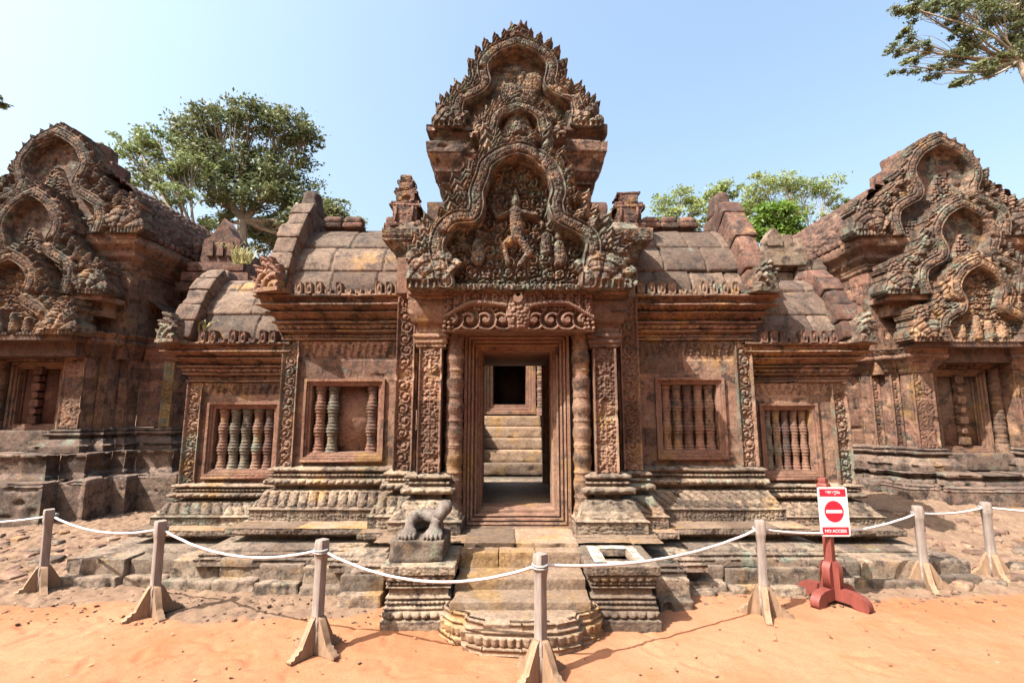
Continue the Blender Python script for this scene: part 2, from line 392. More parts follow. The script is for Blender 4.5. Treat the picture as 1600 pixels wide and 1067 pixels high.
def pl_dist(X, Z, pts):
    "distance to a polyline, arclength there, side"
    pts = np.array(pts, float); best = np.full(X.shape, 1e9); arc = np.zeros(X.shape); side = np.zeros(X.shape); s0 = 0
    for a, b in zip(pts[:-1], pts[1:]):
        d = b - a; L = np.hypot(*d)
        if L < 1e-6: continue
        t = np.clip(((X - a[0]) * d[0] + (Z - a[1]) * d[1]) / L ** 2, 0, 1)
        dx, dz = X - a[0] - t * d[0], Z - a[1] - t * d[1]; dd = np.hypot(dx, dz); nb = dd < best
        best = np.where(nb, dd, best); arc = np.where(nb, s0 + t * L, arc); side = np.where(nb, np.sign(d[0] * (Z - a[1]) - d[1] * (X - a[0])), side)
        s0 += L
    return best, arc, side, s0
def catmull(p, n=6):
    p = np.array(p, float); q = np.vstack([2 * p[0] - p[1], p, 2 * p[-1] - p[-2]]); out = []
    for i in range(1, len(q) - 2):
        for t in np.arange(n) / n:
            out.append(.5 * (2 * q[i] + (q[i + 1] - q[i - 1]) * t + (2 * q[i - 1] - 5 * q[i] + 4 * q[i + 1] - q[i + 2]) * t * t + (-q[i - 1] + 3 * q[i] - 3 * q[i + 1] + q[i + 2]) * t ** 3))
    out.append(p[-1]); return np.array(out)
def inpoly(X, Z, pts):
    r = np.zeros(X.shape, bool); n = len(pts)
    for i in range(n):
        x1, z1 = pts[i]; x2, z2 = pts[(i + 1) % n]
        if z1 == z2: continue
        c = ((z1 > Z) != (z2 > Z)) & (X < (x2 - x1) * (Z - z1) / (z2 - z1) + x1); r ^= c
    return r
def leafh(X, Z, x, z, ang, ln, w, h0):
    "one flame leaf rooted at x,z pointing along ang; returns height or -inf"
    ca, sa = math.cos(ang), math.sin(ang); a = ((X - x) * ca + (Z - z) * sa) / ln; b = (-(X - x) * sa + (Z - z) * ca) / w
    b = b - .25 * np.clip(a, 0, 1) ** 3 * (1 if ca < 0 else -1)
    hw = np.where(a < .35, .55 + .45 * np.sin(np.clip(a / .35, 0, 1) * np.pi / 2), np.clip(1 - ((a - .35) / .65) ** 1.7, 0, 1))
    hw = hw * (1 - .22 * np.abs(np.sin(a * 9)))
    m = (a > -.05) & (a < 1) & (np.abs(b) < hw)
    c = np.abs(b) / np.maximum(hw, .05)
    h = h0 + .045 * np.sqrt(np.clip(1 - c ** 2, 0, 1)) + .018 * np.cos(a * 22 + c * 4.5) * (c < .92) + .022 * np.exp(-(c / .2) ** 2) - .03 * np.clip(a, 0, 1)
    return np.where(m, h, -9)
def pediment(mb, cx, z0, Y, band, bw, foot, naga=.2, tymp='carve', leaf=(.24, .075), nleaf=13, back=.16, res=.0095, seed=0, base=.07, fig=None, bandR=None, miss=(), sill=.05, cut=None, recess=0., pz=(0, .25, .38, .54, .65, .78, .92, 1.06), pxw=(.8, .8, .66, .53, .45, .29, .15, .02)):
    """polylobed frame (band: half polyline from foot to apex in metres from axis/base) carried round a recessed tympanum,
    crested with flame leaves and closed by many-headed serpents; bandR = the worn right half, miss = leaf indices lost"""
    bl = catmull(band); br = catmull(bandR if bandR is not None else band)
    full = np.vstack([np.stack([-bl[:, 0], bl[:, 1]], 1), np.stack([br[::-1, 0], br[::-1, 1]], 1)[1:]])
    top = full[:, 1].max(); W = foot + .05
    rr = random.Random(seed)
    def hf(X, Z):
        H = np.full(X.shape, -9.)
        d, s, side, L = pl_dist(X, Z, full)
        segs = np.hypot(*np.diff(full, axis=0).T); cs = np.concatenate([[0], np.cumsum(segs)])
        zs, xs = np.array(pz) * top, np.array(pxw) * foot
        m = (np.abs(X) < np.interp(Z, zs, xs)) & (Z < zs[-1]) & (Z > 0)
        H = np.where(m, base - .07 + .07 * carve(X, Z, .085, seed), H)
        for sg in (-1, 1):                                            # flame leaves along the outer edge, tall and short in turn
            n = nleaf
            for row in (1, 0):
                for i in range(n):
                    if row == 0 and (i * sg) in miss: continue
                    zq = zs[1] * .8 + (zs[-1] - zs[1] * .8) * (i + .5 * row + .3) / n; xq = np.interp(zq, zs, xs)
                    an = math.pi / 2 - (.10 + .30 * xq / foot) + rr.uniform(-.08, .08); an = an if sg > 0 else math.pi - an
                    sz = (1.15 if i % 3 == 1 else .78) * (.85 + .3 * rr.random()) * (.62 if row else 1)
                    H = np.maximum(H, leafh(X, Z, sg * (xq - .05 - .05 * row), zq - .06, an, leaf[0] * sz, leaf[1] * (.75 + .25 * sz), base - .03 + .03 * row))
        n = int(nleaf * 3.2)                                          # small leaves hugging the frame
        for i in range(n):
            t = (i + .5) / n * L; k = max(min(np.searchsorted(cs, t) - 1, len(segs) - 1), 0)
            q = full[k] + (full[k + 1] - full[k]) * (t - cs[k]) / max(segs[k], 1e-6); dd = (full[k + 1] - full[k]) / max(segs[k], 1e-6); nrm = np.array([-dd[1], dd[0]])
            v = nrm * .8 + np.array([0, .8]); an = math.atan2(v[1], v[0])
            H = np.maximum(H, leafh(X, Z, q[0] + nrm[0] * bw * .5, q[1] + nrm[1] * bw * .5, an, leaf[0] * .45 + bw * .5, leaf[1] * .75, base + .01))
        H = np.maximum(H, leafh(X, Z, 0., top + bw * .2, math.pi / 2, leaf[0] * .8, leaf[1] * 1.9, base))
        body = d < bw * 1.35 + .03                                   # solid slab behind the crest
        H = np.where(body & (H < 0), base - .05 + .05 * carve(X, Z, .075, seed), H)
        # tympanum
        poly = [tuple(p) for p in full] + [(foot * .9, 0), (-foot * .9, 0)] if False else [tuple(p) for p in full]
        ins = inpoly(X, Z, poly) & (Z > 0)
        if tymp == 'carve': ty = -.05 + .085 * carve(X, Z, .13, seed)
        elif tymp == 'tri':
            tri = (np.abs(X) < (1 - Z / (top * .72)) * top * .30) & (Z < top * .66)
            ty = np.where(tri, .0 + .06 * domes(X, Z, .055, seed), -.04 + .004 * fbm(X * 8, Z * 8))
            ty = np.where((Z < .16 * top), .0 + .06 * domes(X, Z, .06, seed + 1), ty)
        else: ty = -.03 + .01 * fbm(X * 8, Z * 8)
        for f_ in (fig or []):
            (ax, az), (bx, bz), r1, r2, hh = f_
            t = np.clip(((X - ax) * (bx - ax) + (Z - az) * (bz - az)) / max((bx - ax) ** 2 + (bz - az) ** 2, 1e-6), 0, 1)
            dd = np.hypot(X - ax - t * (bx - ax), Z - az - t * (bz - az)) / (r1 + (r2 - r1) * t)
            ty = np.where(dd < 1, np.maximum(ty, hh * np.sqrt(np.clip(1 - dd ** 2, 0, 1)) + .005 + .02 * carve(X, Z, .05, 2)), ty)
        H = np.where(ins & (d > bw * .9), ty + recess, H)
        # the frame itself: rounded serpent body with beaded edges and carved scales
        inb = d < bw; c = d / bw
        hb = base + .075 * np.sqrt(np.clip(1 - c ** 2, 0, 1)) + .030 * np.exp(-((c - .82) / .13) ** 2) - .022 * np.exp(-((c - .6) / .08) ** 2)
        hb = hb + np.where(c < .5, .022 * (carve(s, d * side, .06, seed + 3) - .5), 0)
        H = np.where(inb, hb, H)
        # serpent fans at both feet
        for sg in (-1, 1):
            B = bl if sg < 0 else br
            fx = sg * (foot - naga * .62); fz = naga * .62
            r = np.hypot((X - fx) / 1.0, (Z - fz) / 1.15); th = np.arctan2(Z - fz, (X - fx) * sg)
            ox = fx - sg * naga * .35; rb = np.hypot(X - ox, Z); tb = np.arctan2(Z, (X - ox) * sg)
            lobe = np.abs(np.cos((tb - .3) * 4.6)) ** .6; R = naga * (1.18 + .22 * lobe) * np.clip(1.05 - .25 * np.abs(tb - 1.0), .6, 1.1)
            ok = (rb < R) & (tb > -.01) & (tb < 2.3) | ((np.abs(X - fx) < naga * .62) & (Z > 0) & (Z < naga * .3))
            q_ = np.clip(rb / R, 0, 1)
            hn = base + .085 * np.sqrt(np.clip(1 - q_ ** 4, 0, 1)) * (.45 + .55 * lobe) - .02 * (np.abs(((rb / naga * 3.2) % 1) - .5) < .12) + .012 * domes(X, Z, .035, 4)
            hn = np.where(Z < naga * .22, base + .05 + .02 * np.cos(X / .03 * np.pi), hn)
            H = np.where(ok, np.maximum(H, hn), H)
            for j, (la, ll) in enumerate(((1.8, .75), (1.5, .95), (1.15, .9), (.75, .7))):
                an = la if sg > 0 else math.pi - la
                H = np.maximum(H, leafh(X, Z, fx + naga * .35 * math.cos(an), fz + naga * .55 * math.sin(an), an, naga * ll * .8, naga * .2, base + .01))
        if sill: H = np.where((Z >= -.001) & (Z < sill) & (np.abs(X) < foot * .92), np.maximum(H, base * .8 + .012 * np.cos(X / .028 * np.pi)), H)
        H = np.where((Z < 0), -9, H)
        if cut: H = np.where(cut(X, Z), -9, H)
        H = H + .012 * (fbm(X * 30, Z * 30, seed, 2) - .5)
        chip = np.clip(vn(X * 9, Z * 9, 3., seed) - .76, 0, 1); H = H - chip * .22 * (H > -5)
        return np.where(H < -1, np.nan, H)
    m2 = M(); relief(m2, -W - .12, W + .12, 0, top + leaf[0] * 1.5 + .1, 0, hf, res, back=back, tone=lambda X, Z: h3(np.floor(X / .5 + .5 * (np.floor(Z / .38) % 2)), np.floor(Z / .38), 0, seed))
    for v, f, t in zip(m2.V, m2.Fs, m2.T): pass
    off = np.array([cx, Y, z0])
    k = 0
    for v, t, f in zip(m2.V, m2.T, m2.Fs):
        mb.add(v + off, f - k, t); k += len(v)
def frame_rings(mb, x0, x1, z0, z1, rings, tone=.5, bottom=True):
    "picture-frame moulding: rings = (inset, y) from outside in"
    for (d0, y0), (d1, y1) in zip(rings[:-1], rings[1:]):
        a = [(x0 + d0, z0 + d0), (x1 - d0, z0 + d0), (x1 - d0, z1 - d0), (x0 + d0, z1 - d0)]
        b = [(x0 + d1, z0 + d1), (x1 - d1, z0 + d1), (x1 - d1, z1 - d1), (x0 + d1, z1 - d1)]
        for i in range(4):
            j = (i + 1) % 4; n = max(1, int(math.hypot(a[j][0] - a[i][0], a[j][1] - a[i][1]) / .05))
            T = np.linspace(0, 1, n + 1)
            A = np.array([(a[i][0] + (a[j][0] - a[i][0]) * t, y0, a[i][1] + (a[j][1] - a[i][1]) * t) for t in T])
            B = np.array([(b[i][0] + (b[j][0] - b[i][0]) * t, y1, b[i][1] + (b[j][1] - b[i][1]) * t) for t in T])
            for g in (A, B):
                w = (fbm(g[:, 0] * 7, g[:, 2] * 7, g[:, 1] * 7 + d0, 2) - .5) * .008
                g[:, 1] += w
                e = np.minimum(T, 1 - T) > .01
                g[:, 0 if i % 2 else 2] += w * .8 * e
            mb.grid(np.stack([A, B], 1), tone + .25 * (h3(i, 3, 1) - .5))
def pilaster_h(w, kind, seed, amp=.03, bord=.022):
    def hf(x, z):
        ax = np.abs(x)
        inner = ax < w / 2 - bord
        if kind == 'scroll':
            sp = (w - 2 * bord) * .82; k = np.round(z / sp); cx = np.where(k % 2 == 0, 1, -1) * w * .06
            sg = np.where(k % 2 == 0, 1, -1); dx, dz = (x - cx), z - k * sp; d = np.hypot(dx, dz); an = np.arctan2(dz, dx)
            R = (w - 2 * bord) * .46
            h = np.where(d < R, .5 + .5 * np.cos(2 * np.pi * d / (R * .62) + sg * an), .75 * domes(x, z, .03, seed))
            h = np.where(d < R * .26, 1.1, h)
        elif kind == 'chev':
            p = w * .95; f = (z / p) % 1; v = np.abs(x) / (w / 2)
            dd = np.minimum(np.abs(f - (1 - v) * .5), np.abs(f - .5 - (v) * .5))
            h = np.where(dd < .06, .9, .9 * domes(x, z, .034, seed)) ; h = np.where(ax < .012, 1., h)
        else: h = carve(x, z, .09, seed)
        h = .65 * h + .35 * carve(x, z, .07, seed + 2)
        out = np.where(inner, amp * (h - .35), amp * .9)
        out = out - np.where(np.abs(ax - (w / 2 - bord)) < .006, .008, 0)
        er = np.clip(vn(x * 7, z * 7, seed, 4) - .76, 0, 1) * .16
        return out - er + .005 * (fbm(x * 20, z * 20, seed) - .5)
    return hf
def add_pil(mb, x0, x1, z0, z1, Y, kind, seed, back=.12, res=.009, amp=.03, bord=.022, rz=0, org=None):
    w = x1 - x0; c = (x0 + x1) / 2; hf = pilaster_h(w, kind, seed, amp, bord)
    relief(mb, x0, x1, z0, z1, Y, lambda X, Z: hf(X - c, Z - z0), res, back, tone=lambda X, Z: h3(np.floor(Z / .45), 2, 0, seed), rz=rz, org=org)
def baluster(mb, x, y, z0, z1, r, seed):
    "turned stone baluster: stacked rings and bulbs"
    n = 26; pr = []; H = z1 - z0
    ringpos = [0, .03, .13, .17, .30, .345, .48, .52, .655, .70, .83, .87, .97, 1]
    for i in range(n * 3 + 1):
        f = i / (n * 3); g = (f * 3.0) % 1
        a = .74 + .26 * abs(math.cos(f * math.pi * 3)) ** 3
        a += .09 * math.cos(f * math.pi * 40) * (1 if abs(math.cos(f * math.pi * 3)) > .45 else .25)
        pr.append((r * a, f * H))
    mb.lathe((x, y, z0), pr, 18, tone=float(h3(seed, 4, 4)))
def colonette(mb, x, y, z0, z1, r, seed=0, rings=7):
    pr = [(r * 1.15, 0), (r * 1.15, .17), (r * .95, .18)]; H = z1 - z0 - .18
    N_ = 220
    for i in range(N_ + 1):
        f = i / N_; g = (f * rings) % 1; dd = min(g, 1 - g)
        a = .93
        if dd < .2: a = .98 + .10 * math.cos(dd / .2 * math.pi * .5) + .07 * math.cos(dd * 105)
        elif abs(g - .5) < .07: a = 1.0 + .05 * math.cos((g - .5) * 150)
        elif dd < .27: a = .97
        pr.append((r * a, .18 + f * H))
    mb.lathe((x, y, z0), pr, 16, tone=float(h3(seed, 4, 4)))

def sw(name, mat, parent, path, prof, **k):
    mb = M(); sweep(mb, path, prof, **k); return mb.build(name, mat, parent)
# ------------------------------------------------------------------ ground
AX = .06
def gz(x, y):
    r = .30 * sstep(5.6, 8.2, y) * sstep(2.2, 5.5, x) + .05 * sstep(5.2, 7, y)
    return r
def ground():
    def sheet(xs, ys, fine):
        X, Y = np.meshgrid(xs, ys, indexing='ij')
        Z = gz(X, Y)
        edge = 4.95 - .5 * sstep(-3.6, -2.6, X) * sstep(-.8, -1.4, X) + .35 * (fbm(X * .9, Y * .9, 2, 5) - .5) - .12 * sstep(-1, -4, X) - .04 * np.abs(X)
        soil = sstep(-.22, .22, Y - edge + .10)
        if fine:
            Z = Z + .02 * (fbm(X * 1.5, Y * 1.5, 0, 1) - .5) + .012 * (fbm(X * 7, Y * 7, 0, 3) - .5) * (1 + 2 * soil)
            rk = np.abs(fbm(X * 1.1 - Y * .8, Y * 2.2 + X * .4, 3, 8, 4) - .5)              # worn bedrock ledges
            Z = Z - .016 * np.exp(-(rk / .014) ** 2) * sstep(.6, -.8, X) * (1 - .3 * soil)
            fp = 0
            for k in range(130):
                fx, fy, fa = -6.5 + 13 * h3(k, 1), 2.3 + 2.5 * h3(k, 2), 6.28 * h3(k, 3)
                u_, v_ = (X - fx) * math.cos(fa) + (Y - fy) * math.sin(fa), -(X - fx) * math.sin(fa) + (Y - fy) * math.cos(fa)
                q_ = (u_ / .13) ** 2 + (v_ / .045) ** 2; fp = fp + np.where(q_ < 4, .012 * (np.exp(-((q_ - 1.5) / .7) ** 2) * .6 - np.exp(-q_ * 1.2)), 0)
            Z = Z + fp * (1 - soil) + .010 * (fbm(X * 16, Y * 16, 7, 4) - .5)
            rub = carve(X * 1.0 + .2 * Y, Y, .22, 4) * sstep(3.4, 4.4, np.abs(X)) + 1.2 * fbm(X * 22, Y * 22, 2, 6, 3)
            Z = Z + .030 * (rub - .6) * soil
        Z = Z - .03 * sstep(12, 60, np.hypot(X, Y))
        return X, Y, Z, soil
    mb = M()
    X, Y, Z, s = sheet(np.arange(-7, 7.01, .022), np.arange(1.2, 8.6, .022), True)
    mb.grid(np.stack([X, Y, Z], -1), s)
    # the rest out to the horizon, butted onto the fine patch
    def far(x0, x1, y0, y1, n=24):
        X, Y, Z, s = sheet(np.linspace(x0, x1, n), np.linspace(y0, y1, n), False)
        mb.grid(np.stack([X, Y, Z - .012], -1), s)
    for a in ((-40, -7, -40, 1.2), (-7, 7, -40, 1.2), (7, 40, -40, 1.2), (-40, -7, 1.2, 8.6), (7, 40, 1.2, 8.6), (-40, -7, 8.6, 40), (-7, 7, 8.6, 40), (7, 40, 8.6, 40)): far(*a)
    R = 1500
    for a in ((-R, R, -R, -40), (-R, R, 40, R), (-R, -40, -40, 40), (40, R, -40, 40)): far(*a, n=3)
    tag(mb.build("ground", SAND), kind="structure")
ground()

# ------------------------------------------------------------------ the terrace under the gate
terrace = thing("stone_terrace", "stepped sandstone terrace of worn moulded slabs carrying the central gate", "terrace")
def terrace_build():
    prof = [(.19, .20, .19, .262), (.19, .262, .17, .27), (.15, .272, .15, .286), (.16, .288, .15, .312, 'bead', .018, .034), (.12, .314, .12, .326), (.12, .33, .08, .35), (.04, .352, .04, .362),
            (-.17, .366, -.17, .43), (-.12, .432, -.02, .446, 'lotus', .03, .06), (.0, .448, 0, .51, 'carve', .012, .045)]
    low = [(a, z - .09, c, w - .09, *r) for a, z, c, w, *r in prof]
    mb = M()
    hi = [(-2.92, 6.6), (-2.92, 5.13), (-1.52, 5.13), (-1.52, 4.95), (-1.26, 4.95), (-1.26, 4.78), (-.45, 4.78)]
    hiR = [(2 * AX - x, y) for x, y in hi[::-1]]
    sw("moulding", TERR, terrace, hi, prof, seed=1, joints=.55, worn=1.1, step=.01); sw("moulding", TERR, terrace, hiR, prof, seed=2, joints=.5, worn=1.1, step=.01)
    lo = [(-4.12, 7.2), (-4.12, 5.42), (-2.8, 5.42)]; loR = [(2 * AX - x, y) for x, y in lo[::-1]]
    sw("moulding", TERR, terrace, lo, low, seed=3, joints=.6, worn=1.1, step=.01); sw("moulding", TERR, terrace, loR, low, seed=4, joints=.6, worn=1.1, step=.01)
    mb = M()                                                         # paving on top
    def pave(x0, x1, y0, y1, z, sd):
        g = np.meshgrid(np.arange(x0, x1 + .02, .02), np.arange(y0, y1 + .02, .02), indexing='ij')
        X = np.minimum(g[0], x1); Y = np.minimum(g[1], y1)
        row = np.floor((Y - y0) / .33); fr = (X / .55 + .4 * row) % 1; fy = ((Y - y0) / .33) % 1
        gv = np.maximum(np.exp(-(np.minimum(fr, 1 - fr) * .55 / .01) ** 2), np.exp(-(np.minimum(fy, 1 - fy) * .33 / .01) ** 2) * (fy * .33 > .01))
        Z = z - .012 * gv + .014 * (fbm(X * 5, Y * 5, sd) - .5)
        mb.grid(np.stack([X, Y, Z], -1), h3(np.floor(X / .55 + .4 * row), row, 0, sd))
    pave(-2.92, 3.04, 5.13, 6.6, .508, 1); pave(-1.52, 1.64, 4.95, 5.128, .506, 2); pave(-1.26, 1.38, 4.60, 4.948, .505, 3)
    pave(-4.12, -2.82, 5.42, 7.2, .418, 4); pave(2.94, 4.24, 5.42, 7.2, .418, 5)
    mb.build("paving", STEP, terrace)
    rr = random.Random(5)                                            # the lowest course of worn blocks
    def row(x, y0, y1, z1, n, sd, steps=None):
        ws = [rr.uniform(.8, 1.2) for _ in range(n)]; tot = sum(ws); a = x[0]
        for i, w in enumerate(ws):
            b = a + (x[1] - x[0]) * w / tot; fy = y0 + rr.uniform(-.05, .07); zt = z1 + rr.uniform(-.02, .008)
            m_ = M(); zt0 = zt * rr.uniform(.3, .45)
            m_.block(((a + b) / 2, (fy + y1) / 2 + .03, zt / 2 - .02), (b - a - .008, y1 - fy - .06, zt + .04), r=.014, cell=.02, rough=.012, seed=sd + i)
            m_.block(((a + b) / 2, (fy - .03 + y1) / 2, zt0 / 2 - .06), (b - a - .012, y1 - fy + .03, zt0 + .12), rz=rr.uniform(-.015, .015), r=.02, cell=.02, rough=.03, seed=sd + i + 50)
            m_.build("slab", TERR if (sd + i) % 3 else BASE, terrace); a = b
    row((-2.85, -1.55), 4.83, 5.35, .225, 3, 10); row((-4.4, -2.86), 4.98, 5.6, .24, 3, 20); row((-1.54, -1.14), 4.45, 5.1, .25, 1, 30)
    row((1.58, 2.95), 4.83, 5.35, .205, 3, 40); row((2.96, 4.6), 5.0, 5.6, .22, 3, 50); row((1.26, 1.57), 4.5, 5.1, .24, 1, 60)
    row((1.40, 1.9), 4.72, 4.95, .10, 1, 65); row((-4.6, -4.2), 5.55, 6.2, .18, 1, 70)
terrace_build()

# ------------------------------------------------------------------ stairs with side pedestals and moonstone
stairs = thing("stone_stairs", "worn sandstone stairs with moulded side pedestals and scalloped bottom step before the doorway", "stairs")
def stairs_build():
    for i, (y, z0, z1, y1) in enumerate(((4.56, .40, .522, 5.1), (4.42, .26, .478, 4.72), (4.13, .16, .352, 4.55), (3.87, -.05, .272, 4.35))):
        n = (2, 3, 1, 1)[i]; x0, x1 = (-.47, .60) if i else (-.44, .60)
        rr = random.Random(i + 3); ws = [rr.uniform(.7, 1.3) for _ in range(n)]; a = x0
        m_ = M()
        for k, w in enumerate(ws):
            b = a + (x1 - x0) * w / sum(ws)
            m_.block(((a + b) / 2, (y + y1) / 2 + rr.uniform(-.008, .008), (z0 + z1) / 2), (b - a - .004, y1 - y, z1 - z0 + rr.uniform(-.01, 0)), r=.011, cell=.022, rough=.014, seed=i * 9 + k); a = b
        m_.build("step", STEP, stairs)
    # moonstone: lobed outline with carved mouldings
    mb = M(); out = []
    pts = [(-.47, 4.05), (-.50, 3.93), (-.43, 3.84), (-.33, 3.80), (-.31, 3.72), (-.2, 3.66), (.06, 3.635), (.30, 3.66), (.43, 3.72), (.45, 3.80), (.55, 3.84), (.62, 3.93), (.59, 4.05)]
    pts = [(.07 + (x - .06) * 1.0, y + .05) for x, y in pts]
    pf = [(.03, -.06, .06, .0), (.06, .0, .07, .04), (.07, .04, .045, .06), (.045, .06, .055, .12, 'head', .022, .055), (.04, .12, .035, .135), (.05, .14, .05, .155), (.03, .16, .045, .20), (.045, .2, .02, .212), (.02, .212, -.02, .215)]
    sweep(mb, pts, pf, step=.009, seed=8, joints=0, worn=.9)
    P_ = np.array(catmull(pts, 2)); c = np.array((.06, 4.0)); rings = []
    Pn = np.array(pts)
    for k in np.linspace(1, 0, 12): rings.append(np.column_stack([c + (Pn - c) * k * .975, np.full(len(Pn), .214)]))
    G = np.array(rings); G[..., 2] += .012 * (fbm(G[..., 0] * 9, G[..., 1] * 9, 1) - .5); mb.grid(G[:, ::-1] * 1.0, .55)
    mb.build("bottom_step", STEP, stairs)
    for sg, (a, b) in ((-1, (-1.03, -.455)), (1, (.595, 1.165))):
        mb = M(); pth = [(a + .06, 4.86), (a + .06, 4.09), (b - .06, 4.09), (b - .06, 4.86)]
        pf = [(.055, -.05, .06, .065, 'carve', .006, .05), (.06, .068, .045, .075), (.035, .078, .05, .135, 'lotus', .036, .06), (.035, .138, .035, .15), (.045, .152, .045, .166), (.02, .17, .02, .178), (.03, .18, .03, .21, 'bead', .026, .032), (.012, .212, .012, .222), (.03, .224, .03, .236), (.008, .24, .008, .30, 'carve', .008, .05),
              (.03, .302, .03, .314), (.01, .316, .01, .324), (.03, .326, .03, .35, 'bead', .022, .028), (.02, .352, .055, .40, 'lotus', .034, .06), (.045, .402, .06, .41), (.066, .412, .066, .475, 'carve', .012, .035), (.062, .478, -.02, .482)]
        sweep(mb, pth, pf, step=.008, seed=20 + sg, joints=0, worn=.7)
        x0, x1 = a + .07, b - .07
        if sg < 0: mb.block(((a + b) / 2, 4.47, .455), (b - a - .07, .80, .05), r=.01, cell=.03, rough=.004, seed=3)
        else:                                                        # a square socket cut in the top, limewashed round the rim
            for bx in ((x0, x0 + .10, 4.03, 4.86), (x1 - .10, x1, 4.03, 4.86), (x0 + .10, x1 - .10, 4.03, 4.12), (x0 + .10, x1 - .10, 4.47, 4.86)):
                mb.block(((bx[0] + bx[1]) / 2, (bx[2] + bx[3]) / 2, .455), (bx[1] - bx[0] + .004, bx[3] - bx[2] + .004, .055), r=.008, cell=.025, rough=.004, seed=4)
            mb.box(x0, x1, 4.05, 4.85, .38, .40)
        pd = mb.build("pedestal", BASE, stairs)
        if sg > 0:
            w = M()
            for bx in ((x0 + .0, x0 + .10, 4.10, 4.56), (x1 - .09, x1 - .01, 4.10, 4.56), (x0 + .10, x1 - .09, 4.06, 4.12), (x0 + .10, x1 - .09, 4.47, 4.58)):
                nx, ny = int((bx[1] - bx[0]) / .008), int((bx[3] - bx[2]) / .008); X, Y = np.meshgrid(np.linspace(bx[0], bx[1], nx), np.linspace(bx[2], bx[3], ny), indexing='ij')
                w.grid(np.stack([X, Y, .489 + .006 * (fbm(X * 20, Y * 20) - .3)], -1))
            w.build("lime_crust", WHITEP, pd)
stairs_build()

# ------------------------------------------------------------------ broken lion statue: only paws and lower legs left
def lion():
    t = thing("broken_lion_statue", "broken guardian lion statue, only paws and leg stumps left on left stair pedestal", "statue", loc=(0, 0, 0))
    pb = M(); pb.block((-.775, 4.36, .562), (.45, .50, .17), r=.015, cell=.02, rough=.012, seed=31); pb.build("plinth", BASE, t)
    mb = M()
    def ell(c, r, n=14):
        a = np.linspace(0, np.pi, n); b_ = np.linspace(0, 2 * np.pi, n * 2)
        g = np.zeros((n, 2 * n, 3)); g[..., 0] = c[0] - r[0] * np.sin(a)[:, None] * np.cos(b_)[None]; g[..., 1] = c[1] + r[1] * np.sin(a)[:, None] * np.sin(b_)[None]; g[..., 2] = c[2] - r[2] * np.cos(a)[:, None]
        mb.grid(g)
    Z0 = .645
    def chain(p, r):
        p = catmull(p, 5); rr_ = np.interp(np.linspace(0, 1, len(p)), np.linspace(0, 1, len(r)), r)
        mb.tube(p, rr_, 12); ell(p[0], (rr_[0],) * 3); ell(p[-1], (rr_[-1],) * 3)
    for k, (x, y, s) in enumerate(((-.868, 4.25, .92), (-.655, 4.24, 1.05))):
        ell((x, y, Z0 + .03), (.074 * s, .10, .045))
        for j in range(5):
            dx = (j - 2) * .032 * s; b_ = abs(j - 2) * .014
            ell((x + dx, y - .082 + b_, Z0 + .024), (.017, .045, .026)); ell((x + dx * 1.05, y - .115 + b_, Z0 + .010), (.010, .015, .012))
    chain([(-.868, 4.28, Z0 + .03), (-.872, 4.31, Z0 + .09), (-.855, 4.35, Z0 + .13)], [.055, .042, .055])
    chain([(-.655, 4.27, Z0 + .04), (-.645, 4.28, Z0 + .10), (-.615, 4.30, Z0 + .17), (-.575, 4.33, Z0 + .225)], [.058, .048, .056, .062])
    chain([(-.865, 4.38, Z0 + .12), (-.77, 4.42, Z0 + .145), (-.66, 4.37, Z0 + .13)], [.055, .06, .06])
    chain([(-.84, 4.46, Z0 + .05), (-.75, 4.50, Z0 + .07), (-.66, 4.47, Z0 + .04)], [.055, .06, .06])
    chain([(-.86, 4.46, Z0 + .01), (-.86, 4.42, Z0 + .11)], [.05, .055]); chain([(-.67, 4.46, Z0 + .01), (-.665, 4.41, Z0 + .12)], [.05, .055])
    o = mb.build("body", LION, t, smooth=True)
    r = o.modifiers.new("remesh", 'REMESH'); r.mode = 'VOXEL'; r.voxel_size = .0075; r.use_smooth_shade = True
    s_ = o.modifiers.new("sm", 'SMOOTH'); s_.iterations = 3
LION = stone("lion_stone", (.44, .34, .26), (.56, .45, .35), dark=.3, green=.2, ochre=.05, sc=3)
lion()
# ------------------------------------------------------------------ the central gate
gate = thing("temple_gate", "central pink sandstone temple gate with tall carved pediments and open doorway", "temple gate")
YP, YA, YW, YV = 5.08, 5.32, 5.68, 5.86        # porch pilasters, inner pilasters, wing wall, low wing wall
def mir(p): return [(2 * AX - x, y) for x, y in p[::-1]]
PLH = [(-2.67, 6.75), (-2.67, YW), (-1.27, YW), (-1.27, YA), (-1.0, YA), (-1.0, YP), (-.70, YP), (-.70, YP + .3)]
PLL = [(-3.87, 6.95), (-3.87, YV), (-2.60, YV)]
BPROF = [(.2, .50, .2, .618, 'carve', .020, .045), (.215, .62, .215, .632), (.2, .634, .18, .648), (.175, .65, .09, .79, 'leaf', .036, .11), (.09, .79, .08, .81), (-.01, .812, -.01, .852),
         (.03, .855, .10, .872), (.11, .875, .095, .935, 'lotus', .045, .085), (.05, .937, .035, .95), (.07, .955, .07, .99, 'bead', .032, .043), (.035, .995, .035, 1.01), (.085, 1.015, .085, 1.04), (.08, 1.045, 0, 1.075)]
def base_build():
    sw("base_moulding", BASE, gate, PLH, BPROF, step=.009, seed=5, joints=.62, worn=.75); sw("base_moulding", BASE, gate, mir(PLH), BPROF, step=.009, seed=6, joints=.62, worn=.75)
    lo = [(a, .41 + (z - .5) * .78, c, .41 + (w - .5) * .78, *r) for a, z, c, w, *r in BPROF]
    sw("base_moulding", BASE, gate, PLL, lo, step=.009, seed=7, joints=.62, worn=.75); sw("base_moulding", BASE, gate, mir(PLL), lo, step=.009, seed=8, joints=.62, worn=.75)
base_build()
